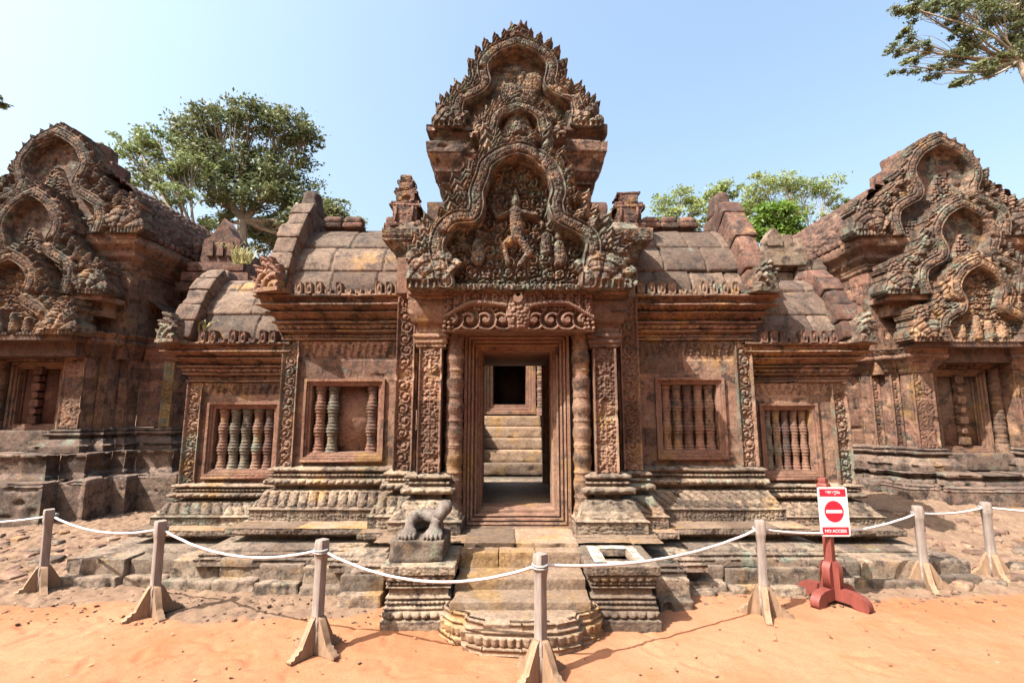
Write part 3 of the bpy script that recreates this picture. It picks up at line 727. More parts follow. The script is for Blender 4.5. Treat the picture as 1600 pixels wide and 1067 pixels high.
ZWT, ZVT = 2.52, 2.02                           # where the cornices start
def win(px0, px1, py0, py1, Y):
    x0, z1 = PX(px0, py0, Y); x1, z0 = PX(px1, py1, Y); return x0, x1, z0, z1
WINS = [(win(478, 598, 592, 718, YW), YW, 'L1'), (win(1022, 1137, 590, 714, YW), YW, 'R1'), (win(327, 432, 628, 744, YV), YV, 'L2'), (win(1184, 1285, 630, 746, YV), YV, 'R2')]
def wall_build():
    def hole(X, Y, Z):
        r = np.zeros(X.shape, bool)
        for (x0, x1, z0, z1), Yw, _ in WINS: r |= (X > x0 + .03) & (X < x1 - .03) & (Z > z0 + .03) & (Z < z1 - .03) & (np.abs(Y - Yw) < .1)
        return r
    hi = [(0, 1.07, 0, 2.28), (0.0, 2.28, .0, 2.50, 'pend', .03, .085)]
    lo = [(0, .84, 0, 1.86), (0.0, 1.86, .0, 2.02, 'pend', .03, .085)]
    for nm, mat, jobs in (("wall", PINK, ((PLH[:3], hi), (mir(PLH[:3]), hi), (PLL, lo), (mir(PLL), lo))), ("porch_wall", PINK, ((PLH[2:6], [(0, 1.07, 0, 3.3)]), (mir(PLH[2:6]), [(0, 1.07, 0, 3.3)])))):
        for i, (p, pf) in enumerate(jobs):
            dens = [(*b[:4], *(b[4:] if len(b) > 4 else ('plain', 0, .1))) for b in pf]
            sw(nm, mat, gate, p, dens, step=.011, seed=30 + i, joints=.47, hole=hole, worn=.7)
    mb = M()                                     # back and inner faces, ceilings: the stone core
    for a, b, y0, y1, z in ((-3.85, -2.6, 6.6, 6.93, 2.3), (2.72, 3.97, 6.6, 6.93, 2.3), (-2.65, -.46, 6.5, 6.74, 2.9), (.60, 2.77, 6.5, 6.74, 2.9)): mb.box(a, b, y0, y1, .3, z)
    mb.box(-1.2, -.50, 5.45, 7.3, .3, 3.2); mb.box(.63, 1.32, 5.45, 7.3, .3, 3.2); mb.box(-.52, .65, 5.47, 7.3, 2.36, 3.2)
    for (x0, x1, z0, z1), Yw, k in WINS: mb.box(x0 - .02, x1 + .02, Yw + .16, Yw + .3, z0 - .02, z1 + .02, .6)
    mb.build("core_wall", PINK2, gate)
wall_build()
# --- windows with turned balusters
def windows_build():
    nb = {'L1': ((497, 525, 582), .056), 'R1': ((1041, 1059, 1077, 1095, 1110), .052), 'L2': ((346, 365, 382, 399, 416), .052), 'R2': ((1199, 1214, 1231, 1248, 1265), .052)}
    for (x0, x1, z0, z1), Yw, k in WINS:
        mb = M(); frame_rings(mb, x0, x1, z0, z1, [(0, Yw + .02), (0, Yw - .035), (.028, Yw - .035), (.032, Yw - .012), (.05, Yw - .012), (.056, Yw + .006), (.078, Yw + .01), (.083, Yw + .16)])
        mb.box(x0 - .0, x1 + .0, Yw - .045, Yw + .02, z0 - .028, z0 - .002, .6)
        w = mb.build("window", PINK2, gate)
        if k == 'L1': w["label"] = "window with two of its five balusters gone"
        xs, r = nb[k]
        a, b = x0 + .085, x1 - .085
        pos = {3: (0, 1, 4), 5: (0, 1, 2, 3, 4)}[len(xs)]
        for i in pos:
            m_ = M(); baluster(m_, a + (b - a) * (i + .5) / 5, Yw + .085, z0 + .083, z1 - .083, (b - a) / 10.6, i * 3 + len(k) + int(x0 * 7))
            m_.build("baluster", [PINK2, BALG, BALG, CARV, DARKST, PINK2][int(i + x0 * 5) % 6] if k != 'R1' else [PINK2, PINK, DARKST][i % 3], w, smooth=True)
windows_build()
# --- pilasters
def pil_build():
    J = []
    for sg in (-1, 1):
        f = (lambda a, b: (a, b)) if sg < 0 else (lambda a, b: (2 * AX - b, 2 * AX - a))
        J += [(f(-2.69, -2.50), 1.07, 2.50, YW - .02, 'scroll', CARV, 1), (f(-3.89, -3.71), .85, 2.02, YV - .02, 'scroll', CARV, 2),
              (f(-1.27, -1.07), 1.07, 2.95, YA - .02, 'scroll', CARVR, 3), (f(-.97, -.735), 1.07, 2.34, YP - .02, 'chev', CARVR, 4)]
    for i, ((a, b), z0, z1, Y, k, mt, sd) in enumerate(J):
        mb = M(); add_pil(mb, a, b, z0, z1, Y, k, sd + i * 7, back=.1, res=.0085, amp=.044)
        if sd == 4:                              # porch pilaster: moulded foot and capital
            pth = [(a - .01, Y + .3), (a - .01, Y), (b + .01, Y), (b + .01, Y + .35)]
            sweep(mb, pth, [(.0, 2.34, .03, 2.36), (.03, 2.36, .03, 2.375), (.03, 2.38, .045, 2.43, 'bead', .02, .033), (.03, 2.44, .055, 2.46), (.055, 2.46, .055, 2.49), (.03, 2.5, .035, 2.55, 'bead', .012, .04), (.035, 2.56, .05, 2.6), (.07, 2.6, .11, 2.72), (.11, 2.72, .11, 2.84), (.09, 2.84, .12, 2.86), (.12, 2.86, .12, 2.93, 'carve', .012, .05)], step=.011, seed=50 + i, joints=0)
            mb.box(a - .12, b + .12, Y - .11, Y + .3, 2.925, 2.935)
        mb.build("pilaster", mt, gate)
    # side faces of the porch pilasters next to the door
pil_build()
# --- cornices
HC = [(0, 2.50, .02, 2.515), (.05, 2.517, .05, 2.535), (.015, 2.537, .015, 2.55), (.03, 2.552, .03, 2.585, 'bead', .03, .043), (.0, 2.587, .0, 2.61), (.08, 2.612, .085, 2.63), (.04, 2.632, .04, 2.64), (.06, 2.64, .10, 2.69, 'lotus', .036, .07), (.05, 2.692, .05, 2.705),
      (.13, 2.707, .13, 2.728), (.06, 2.73, .06, 2.745), (.07, 2.747, .16, 2.81, 'carve', .018, .06), (.19, 2.812, .19, 2.832), (.11, 2.834, .11, 2.848), (.14, 2.85, .23, 2.89, 'leaf', .014, .06), (.27, 2.892, .27, 2.91), (.22, 2.912, .24, 2.985, 'carve', .026, .06), (.29, 2.987, .29, 3.015), (.27, 3.02, -.02, 3.03)]
def cor_build():
    p = PLH[:3]; sw("cornice", PINK, gate, p, HC, step=.0095, seed=11, joints=.7, worn=1.3); sw("cornice", PINK, gate, mir(p), HC, step=.0095, seed=12, joints=.7, worn=1.3)
    lo = [(a * .95, ZVT + (z - 2.5) * .9, c * .95, ZVT + (w - 2.5) * .9, *r) for a, z, c, w, *r in HC]
    sw("cornice", PINK, gate, PLL, lo, step=.0095, seed=13, joints=.7, worn=1.3); sw("cornice", PINK, gate, mir(PLL), lo, step=.0095, seed=14, joints=.7, worn=1.3)
    # upper porch cornice
    p = [(-1.16, 7.1), (-1.16, YA + .12), (AX, YA + .12)]
    pf = [(.0, 3.2, .02, 3.25), (.04, 3.26, .06, 3.31), (.06, 3.32, .14, 3.40), (.15, 3.41, .15, 3.44), (.14, 3.45, .24, 3.55), (.26, 3.56, .28, 3.58), (.28, 3.58, .29, 3.70, 'carve', .02, .06), (.29, 3.71, .2, 3.74), (.18, 3.74, .10, 3.85, 'carve', .02, .06), (.1, 3.85, -.2, 3.88)]
    sw("porch_cornice", CREST, gate, p, pf, step=.012, seed=15, joints=.5, worn=2); sw("porch_cornice", CREST, gate, mir(p), pf, step=.012, seed=16, joints=.5, worn=2)
    # upper nave wall and its cornice
    YN = 5.78
    p = [(-.83, 7.3), (-.83, YN), (AX, YN)]
    pf = [(0, 3.8, 0, 4.45), (.02, 4.46, .05, 4.50), (.05, 4.5, .05, 4.53), (.05, 4.54, .12, 4.62, 'lotus', .02, .06), (.13, 4.63, .13, 4.66), (.12, 4.67, .20, 4.80), (.21, 4.81, .21, 4.84), (.22, 4.84, .23, 4.97, 'carve', .012, .05), (.23, 4.98, .16, 4.99),
          (.15, 5.0, .15, 5.06), (.16, 5.07, .23, 5.12), (.23, 5.12, .23, 5.20), (.23, 5.2, -.1, 5.21)]
    sw("upper_cornice", UPPERC, gate, p, pf, step=.013, seed=17, joints=.6, worn=2); sw("upper_cornice", UPPERC, gate, mir(p), pf, step=.013, seed=18, joints=.6, worn=2)
    mb = M()                                     # plain slabs at the porch corners, left one exposed
    x0, z1 = PX(621, 402, 4.98); x1, z0 = PX(660, 458, 4.98)
    mb.block(((x0 + x1) / 2, 5.15, (z0 + z1) / 2), (x1 - x0, .34, z1 - z0), r=.008, cell=.03, rough=.004, seed=77, tone=.35)
    mb.build("corner_slab", PINK2, gate)
cor_build()
# --- vaulted stone roofs in courses
def roof_build():
    def roof(name, x0, x1, curve, seed, jn):
        mb = M()
        for i, ((ya, za), (yb, zb)) in enumerate(zip(curve[:-1], curve[1:])):
            L = math.hypot(yb - ya, zb - za); nt = max(6, int(L / .012)); nx = int((x1 - x0) / .012)
            T = np.linspace(0, 1, nt + 1)[:, None]; X = np.linspace(x0, x1, nx + 1)[None]
            bul = .035 * np.sin(np.pi * T); ny, nz = -(zb - za) / L, (yb - ya) / L
            jl = jn * (1 + .2 * (i % 2)); ph = X / jl + .37 * i + .1 * h3(i, seed); bid = np.floor(ph); fr = ph % 1; fr = np.minimum(fr, 1 - fr) * jl
            wob = .012 * (vn(T * 5 + 0 * X, X * 0 + i, 3, seed) - .5)
            disp = bul + .022 * (1 - T) ** 2 + (h3(bid, i, 4, seed) - .5) * .022 + .012 * (fbm(X * 4, T * 2 + i * 7, seed) - .5)
            disp = disp - .034 * np.exp(-((fr + wob) / .009) ** 2) - .028 * np.exp(-(T * L / .01) ** 2)
            disp = disp - .06 * np.clip(vn(X * 6, T * 3 + i * 5, 2, seed) - .80, 0, 1)
            Y = ya + (yb - ya) * T + ny * disp; Z = za + (zb - za) * T + nz * disp
            g = np.stack([X + 0 * T, Y + 0 * X, Z + 0 * X], -1); mb.grid(np.ascontiguousarray(g[::-1]), h3(bid, i, 2, seed) * (0 * T + 1))
        ym = curve[-1][0]
        for (ya, za), (yb, zb) in zip(curve[:-1], curve[1:]):        # far slope
            mb.add([(x0, 2 * ym - ya, za), (x1, 2 * ym - ya, za), (x1, 2 * ym - yb, zb), (x0, 2 * ym - yb, zb)], [[1, 0, 3, 2]], .5)
        mb.build(name, ROOF, gate, smooth=True)
    C1 = [(5.48, 3.03), (5.56, 3.32), (5.76, 3.68), (6.12, 4.04)]
    roof("roof", -2.62, -1.02, C1, 60, .52); roof("roof", 1.14, 2.74, C1, 64, .42)
    C2 = [(5.68, 2.48), (5.80, 2.84), (6.02, 3.20), (6.30, 3.42)]
    roof("roof", -3.85, -2.58, C2, 68, .6); roof("roof", 2.70, 3.97, C2, 72, .6)
    rr = random.Random(2)
    for x0, x1, miss in ((-2.5, -1.15, (2,)), (1.2, 2.45, ())):
        n = 5
        for i in range(n):
            if i in miss: continue
            a = x0 + (x1 - x0) * i / n; b = x0 + (x1 - x0) * (i + 1) / n; mb = M()
            mb.block(((a + b) / 2, 6.15, 4.10), (b - a - .008, .22, .07), r=.02, cell=.03, rough=.012, seed=i)
            mb.block(((a + b) / 2, 6.15, 4.175), (b - a - .03, .17, .11), r=.05, cell=.03, rough=.014, seed=i + 9)
            mb.build("ridge_tile", DARKST, gate)
    # stepped gable walls that stand above the roof ends
    def gable(x, th, curve, n, seed, mat, up, top):
        mb = M(); cv = catmull(curve, 10); s = np.concatenate([[0], np.cumsum(np.hypot(*np.diff(cv, axis=0).T))])
        for i in range(n):
            q0, q1 = s[-1] * i / n, s[-1] * (i + 1) / n
            f_ = lambda q: np.array([np.interp(q, s, cv[:, 0]), np.interp(q, s, cv[:, 1])])
            A, B = f_(q0), f_(q1); d_ = B - A; L = np.hypot(*d_); ang = math.atan2(d_[1], d_[0]); nr = np.array([-d_[1], d_[0]]) / L
            c_ = (A + B) / 2 + nr * (up / 2 - .14 + .012 * (i % 2))
            mb.block((x, c_[0], c_[1]), (th + (.025 if i % 2 else 0), L * 1.02, up + .28), rx=ang, r=.022, cell=.03, rough=.016, seed=seed + i)
        ty, tz = cv[-1]
        mb.block((x, ty + .16, tz + up * .4 + top / 2 - .02), (th, .36, top + .1), r=.06, cell=.03, rough=.016, seed=seed + 30, taper=.35)
        zb = curve[0][1]
        for k in range(5): mb.block((x, ty + .15, zb + (tz - zb) * (k + .5) / 5), (th - .03, (1.15 - .16 * k) * (ty - curve[0][0]) * 2, (tz - zb) / 5 + .01), r=.02, cell=.06, rough=.012, seed=seed + k)
        mb.build("gable_wall", mat, gate)
    g1 = [(5.46, 3.04), (5.53, 3.34), (5.70, 3.72), (5.93, 4.08), (6.08, 4.28)]
    gable(-2.70, .25, g1, 6, 0, ROOF, .13, .26); gable(2.81, .25, g1, 6, 11, DARKST, .15, .22)
    g2 = [(5.66, 2.50), (5.78, 2.85), (5.98, 3.20), (6.2, 3.42)]
    gable(-3.86, .24, g2, 5, 21, ROOF, .13, .05); gable(3.98, .24, g2, 5, 31, DARKST, .13, .05)
roof_build()
# --- antefixes along the eaves, serpent corner pieces
def ante_build():
    def antefix(x, z, Y, w, h, seed, mat, broken=False):
        mb = M()
        def hf(X, Z):
            x_ = X / (w / 2); z_ = Z / h
            ok = (x_ ** 2 + (np.clip(z_ - .45, 0, 1) / .55) ** 2 < 1) & (z_ < (.35 if broken else 1))
            hh = .05 * np.sqrt(np.clip(1 - x_ ** 2, 0, 1)) + .012 * np.cos(np.hypot(x_, z_ - .45) * 9)
            return np.where(ok, hh, np.nan)
        relief(mb, -w / 2, w / 2, 0, h, 0, hf, .009, back=.10)
        for v in mb.V: v += np.array([x, Y, z])
        mb.build("antefix", mat, gate, smooth=False)
    rr = random.Random(4)
    for (xa, xb, Y, z, n, mat, br) in ((-2.45, -1.3, 5.44, 3.02, 11, CARV, (3, 5, 6, 7)), (1.48, 2.56, 5.44, 3.02, 10, CARV, (4, 5)), (-3.62, -2.80, 5.62, 2.48, 8, DARKST, (2, 5)), (2.95, 3.76, 5.62, 2.48, 8, DARKST, (3,))):
        for i in range(n): antefix(xa + (xb - xa) * i / (n - 1), z, Y, (xb - xa) / (n - 1) * .92, .15 + rr.uniform(-.01, .01), i, mat, i in br)
    def corner(x, y, z, s, sg, mat, seed):
        mb = M()
        def hf(X, Z):
            H = np.full(X.shape, -9.)
            q = Z / s
            S = sg
            for j, (dx, z_, an, ln, w_) in enumerate(((.02, .35, 1.15, .95, .20), (.14, .30, .95, .78, .17), (-.10, .34, 1.4, .80, .18), (-.2, .25, 1.6, .62, .15), (.24, .2, .7, .55, .14))):
                a_ = an if S > 0 else math.pi - an
                H = np.maximum(H, leafh(X, Z, S * dx * s, z_ * s, a_, ln * s, w_ * s, .035 + .012 * (j % 3)))
            body = (np.abs(X) < s * (.40 - .25 * (q - .1) ** 2)) & (q < .55)
            r_ = np.hypot(X + S * .25 * s, Z - .1 * s) / s
            hb = .075 + .05 * np.abs(np.sin(r_ * 13)) ** .7
            H = np.where(body, np.maximum(H, hb), H)
            H = np.where((q < .12) & (np.abs(X) < s * .46), .12, H)
            return np.where(H < -1, np.nan, H + .01 * (fbm(X * 30, Z * 30, seed) - .5))
        relief(mb, -s * .9, s * .9, 0, s * 1.45, 0, hf, .0085, back=.14, rz=sg * rad(20), org=(0, .05))
        for v in mb.V: v += np.array([x, y, z])
        mb.build("corner_serpent", mat, gate)
    corner(-2.72, 5.40, 3.02, .40, -1, PINK2, 1); corner(2.84, 5.40, 3.02, .36, 1, CREST, 2)
    corner(-3.93, 5.58, 2.47, .33, -1, CREST, 3); corner(4.05, 5.58, 2.47, .33, 1, CREST, 4)
    def acro(x, y, z, s, top, seed):
        mb = M(); z_ = z
        for i, (w, h, e) in enumerate(((1.25, .14, .0), (.95, .10, .04), (.72, .30, .02), (.95, .07, .03), (.85, .06, .02), (.55, .16, .02), (.72, .06, .02), (.62, .05, .02), (.40, .12, .02), (.5, .05, .02), (.3, .12, .05))):
            if i >= top: break
            pth = [(x - w * s / 2, y + w * s), (x - w * s / 2, y), (x + w * s / 2, y), (x + w * s / 2, y + w * s), (x - w * s / 2, y + w * s)]
            hh = h * s * 1.5
            sweep(mb, pth, [(0, z_, e * s * .5, z_ + hh * .5, 'carve', .012, .05), (e * s * .5, z_ + hh * .5, 0, z_ + hh, 'carve', .012, .05)], step=.012, seed=seed + i, joints=0, worn=2)
            mb.box(x - w * s / 2 + .01, x + w * s / 2 - .01, y + .01, y + w * s - .01, z_ + hh - .02, z_ + hh - .003)
            if i == 2:
                for dx in (-.25, .25): mb.box(x + dx * s - .012, x + dx * s + .012, y - .025, y, z_, z_ + hh)
            y += 0; z_ += hh
        mb.build("corner_turret", DARKST, gate)
    acro(-1.31, 5.62, 3.84, .40, 11, 3); acro(1.43, 5.62, 3.82, .40, 7, 8)
ante_build()
# --- pediments
def ped_build():
    def px2(pts, cx, Y, py0):
        Y = Y - .16
        z0 = ZZ(py0, Y); out = []
        for x, y in pts:
            X, Z = PX(x, y, Y); Xc, _ = PX(cx, y, Y); out.append((abs(X - Xc), Z - z0))
        return out, z0
    # lowest, over the door
    Y = 4.93; sc = 460 / 1534
    bL, z0 = px2([(580 + a * sc, 220 + b_ * sc) for a, b_ in ((395, 735), (365, 640), (345, 560), (372, 470), (440, 405), (535, 395), (558, 330), (555, 270), (585, 190), (610, 120), (690, 65), (768, 40))], 811, Y, 450)
    bR, _ = px2([(580 + a * sc, 220 + b_ * sc) for a, b_ in ((1140, 735), (1150, 640), (1165, 540), (1130, 480), (1060, 440), (990, 400), (970, 330), (985, 260), (960, 170), (900, 100), (840, 60), (768, 40))], 811, Y, 450)
    bR[-1] = bL[-1] = (0.0, bL[-1][1])
    # dancing figure in the middle of the tympanum, attendants, scroll register below
    fig = [((0, .60), (-.02, .86), .075, .085, .10), ((-.02, .97), (-.02, 1.0), .06, .05, .11), ((-.02, 1.05), (-.02, 1.10), .035, .02, .09), ((0, .6), (.12, .42), .055, .045, .09), ((.12, .42), (.02, .28), .04, .03, .08),
           ((0, .6), (-.15, .50), .055, .045, .09), ((-.15, .5), (-.10, .30), .04, .03, .08), ((-.08, .86), (-.22, .80), .035, .028, .08), ((-.22, .8), (-.28, .93), .028, .02, .07), ((.06, .86), (.20, .82), .035, .028, .08), ((.2, .82), (.27, .72), .028, .02, .07),
           ((-.42, .52), (-.42, .36), .06, .08, .07), ((-.42, .62), (-.42, .64), .045, .04, .07), ((.44, .50), (.46, .34), .06, .08, .07), ((.44, .6), (.44, .62), .045, .04, .07), ((.30, .46), (.30, .60), .07, .05, .06), ((.72, .16), (.72, .26), .05, .05, .08), ((.72, .34), (.72, .35), .035, .035, .08)]
    fig = [(p_, q_, r_ * .9, s_ * .9, h_ * .55) for p_, q_, r_, s_, h_ in fig]
    mb = M(); pediment(mb, AX, z0, Y, bL, .088, 1.16, naga=.36, tymp='carve', leaf=(.30, .09), nleaf=8, seed=3, fig=fig, bandR=bR, miss=(4, -6), pz=(0, .3, .5, .75, .95, 1.1), pxw=(.86, .84, .69, .53, .40, .2), back=.24, res=.0073, base=.13,
                       cut=lambda X, Z: (X < -1.13) & (Z < .30))
    mb.build("lower_pediment", CREST, gate)
    mb = M(); mb.block((AX, 5.07, z0 - .012), (2.30, .30, .035), r=.01, cell=.04, rough=.006, seed=5); mb.build("pediment_ledge", PINK, gate)
    # middle, half ruined
    Y = 5.50; sc = 420 / 1600
    bL, z0 = px2([(600 + a * sc, b_ * sc) for a, b_ in ((640, 800), (650, 740), (665, 690), (715, 650), (800, 625))], 810, Y, 214)
    bL = [(abs(a), b_) for a, b_ in bL]; bL[-1] = (0, bL[-1][1])
    mb = M(); pediment(mb, .07, z0, Y, bL, .065, .55, naga=.17, tymp='tri', leaf=(.30, .10), nleaf=5, seed=9, back=.2, res=.0075, miss=(3,), fig=[((0, .1), (0, .34), .22, .12, .10)], base=.10)
    mb.build("middle_pediment", CREST, gate)
    # highest
    Y = 5.66
    bL, z0 = px2([(600 + a * sc, b_ * sc) for a, b_ in ((455, 720), (445, 650), (470, 580), (560, 540), (610, 490), (600, 430), (600, 370), (650, 310), (710, 275), (803, 240))], 811, Y, 197)
    bL[-1] = (0.0, bL[-1][1])
    mb = M(); pediment(mb, .07, z0, Y, bL, .082, 1.02, naga=.26, tymp='plain', leaf=(.38, .10), nleaf=8, seed=14, back=.22, res=.0073, base=.11, miss=(5,),
                       fig=[((-.22, .35), (-.02, .75), .16, .16, .07), ((.1, .5), (.2, .7), .16, .12, .07), ((-.4, .1), (-.3, .3), .14, .1, .06), ((.4, .1), (.3, .3), .14, .1, .06)])
    mb.build("upper_pediment", CREST, gate)
    mb = M()                                     # body of stone behind the pediments: stepped vault
    for i, (w, y0, z0_, z1_) in enumerate(((1.0, 5.9, 5.2, 5.5), (.85, 5.9, 5.5, 5.85), (.62, 5.9, 5.85, 6.2), (.36, 5.9, 6.2, 6.45))):
        mb.block((AX, 6.55, (z0_ + z1_) / 2), (2 * w, 1.3, z1_ - z0_ + .01), r=.06, cell=.06, rough=.02, seed=i)
    mb.block((AX, 6.4, 3.95), (2.2, 1.7, .5), r=.03, cell=.06, rough=.02, seed=9)
    mb.box(-.78, .90, 5.82, 7.25, 3.8, 4.9); mb.box(-.9, 1.02, 5.85, 7.25, 5.1, 5.2)
    mb.build("vault", DARKST, gate)
ped_build()
# --- lintel, door frame, colonettes
def door_build():
    x0, z1 = PX(693, 455, 4.93); x1, z0 = PX(928, 518, 4.93); w = x1 - x0; hgt = z1 - z0
    mb = M()
    def hf(X, Z):
        c = X - (x0 + x1) / 2; z = Z - z0; ax = np.abs(c)
        ga = z0 + hgt * .56 + .05 * np.sin(np.clip(ax / (w / 2), 0, 1) * np.pi * 1.0) * 1.2 - .10 * sstep(.30, .52, ax / w * 1.0)
        dg = np.abs(Z - ga)
        H = .0 + .05 * domes(X, Z, .032, 5)
        for k in range(4):
            cx = (k + 1.0) * w / 9.2; cz = hgt * .27; r = np.hypot(ax - cx, z - cz); an = np.arctan2(z - cz, ax - cx); R = hgt * .28
            H = np.where(r < R, -.01 + .09 * (.5 + .5 * np.cos(2 * np.pi * r / (R * .7) + an)), H)
            H = np.where(r < R * .27, .075, H)
        up = Z > ga; f = (ax / (w / 16)) % 1
        H = np.where(up & (dg > .03), -.005 + .075 * np.sqrt(np.clip(1 - ((f - .5) / .5) ** 2, 0, 1)) * (.35 + .65 * domes(X, Z, .036, 2)), H)
        H = np.where((Z < ga - .03) & (ax > w * .43), .0 + .08 * domes(X, Z, .045, 8), H)
        H = np.where(dg < .028, .05 + .03 * np.sqrt(np.clip(1 - (dg / .028) ** 2, 0, 1)) + .006 * np.cos(X / .02 * 6.28), H)
        kr = np.hypot(c / .13, (z - hgt * .40) / .22); H = np.where(kr < 1, .05 + .06 * np.sqrt(np.clip(1 - kr ** 2, 0, 1)) * (.4 + .6 * domes(X, Z, .04, 7)), H)
        hr = np.hypot(c / .05, (z - hgt * .80) / .06); H = np.where(hr < 1, .11, H); H = np.where(np.hypot(c, z - hgt * .88) < .02, -.04, H)
        H = np.where((z > hgt - .018) | (z < .015), .05, H)
        return H + .012 * (fbm(X * 20, Z * 20) - .5)
    relief(mb, x0, x1, z0, z1, 4.955, hf, .007, back=.33); mb.build("lintel", LINT, gate)
    # nested door frame
    fx0, fz1 = PX(727, 521, 5.22); fx1, fz0 = PX(893, 826, 5.22)
    ix0, iz1 = PX(752, 556, 5.40); ix1, iz0 = PX(868, 796, 5.40)
    mb = M()
    R = [(0, 5.34), (0, 5.19), (.028, 5.19), (.030, 5.235), (.042, 5.235), (.044, 5.205), (.060, 5.21), (.062, 5.26), (.078, 5.262), (.080, 5.235), (.098, 5.24), (.1, 5.30), (.116, 5.302), (.118, 5.27), (.132, 5.28), (.134, 5.35), (.16, 5.352), (.168, 5.40), (.18, 5.41), (.185, 5.62)]
    frame_rings(mb, fx0, fx1, fz0, fz1, R, .5)
    mb.build("door_frame", PINK2, gate)
    mb = M(); mb.box(x0, fx0 + .002, 5.28, 5.5, .5, z0 + .02); mb.box(fx1 - .002, x1, 5.28, 5.5, .5, z0 + .02); mb.box(fx0 - .01, fx1 + .01, 5.345, 5.5, fz1 - .05, z0 + .02)
    mb.build("door_jamb_wall", LINT, gate)
    for px in (710, 909):
        mb = M(); cx, _ = PX(px, 640, 5.14); colonette(mb, cx, 5.15, .50, z0, .092, seed=px, rings=7); mb.box(cx - .095, cx + .095, 5.055, 5.2, .5, .68)
        mb.build("colonette", PINK, gate, smooth=False)
    # floor of the passage and rear door frame
    mb = M(); mb.box(-.46, .58, 5.40, 7.4, .3, fz0 + .16); mb.box(-.9, 1.0, 7.3, 7.9, .1, .46); mb.build("passage_floor", STEP, gate)
    rx0, rz1 = PX(757, 565, 7.3); rx1, rz0 = PX(848, 756, 7.3)
    mb = M(); frame_rings(mb, rx0 - .14, rx1 + .14, rz0 - .14, rz1 + .14, [(0, 7.25), (0, 7.15), (.04, 7.15), (.05, 7.19), (.09, 7.19), (.10, 7.23), (.14, 7.24), (.14, 7.42)], .45)
    mb.box(rx0 - .6, rx0 - .13, 7.2, 7.4, .3, 3.2); mb.box(rx1 + .13, rx1 + .6, 7.2, 7.4, .3, 3.2); mb.box(rx0 - .14, rx1 + .14, 7.2, 7.4, rz1 + .135, 3.2); mb.box(rx0 - .14, rx1 + .14, 7.2, 7.4, .3, rz0 - .135)
    mb.build("rear_door_frame", PINK2, gate)
door_build()
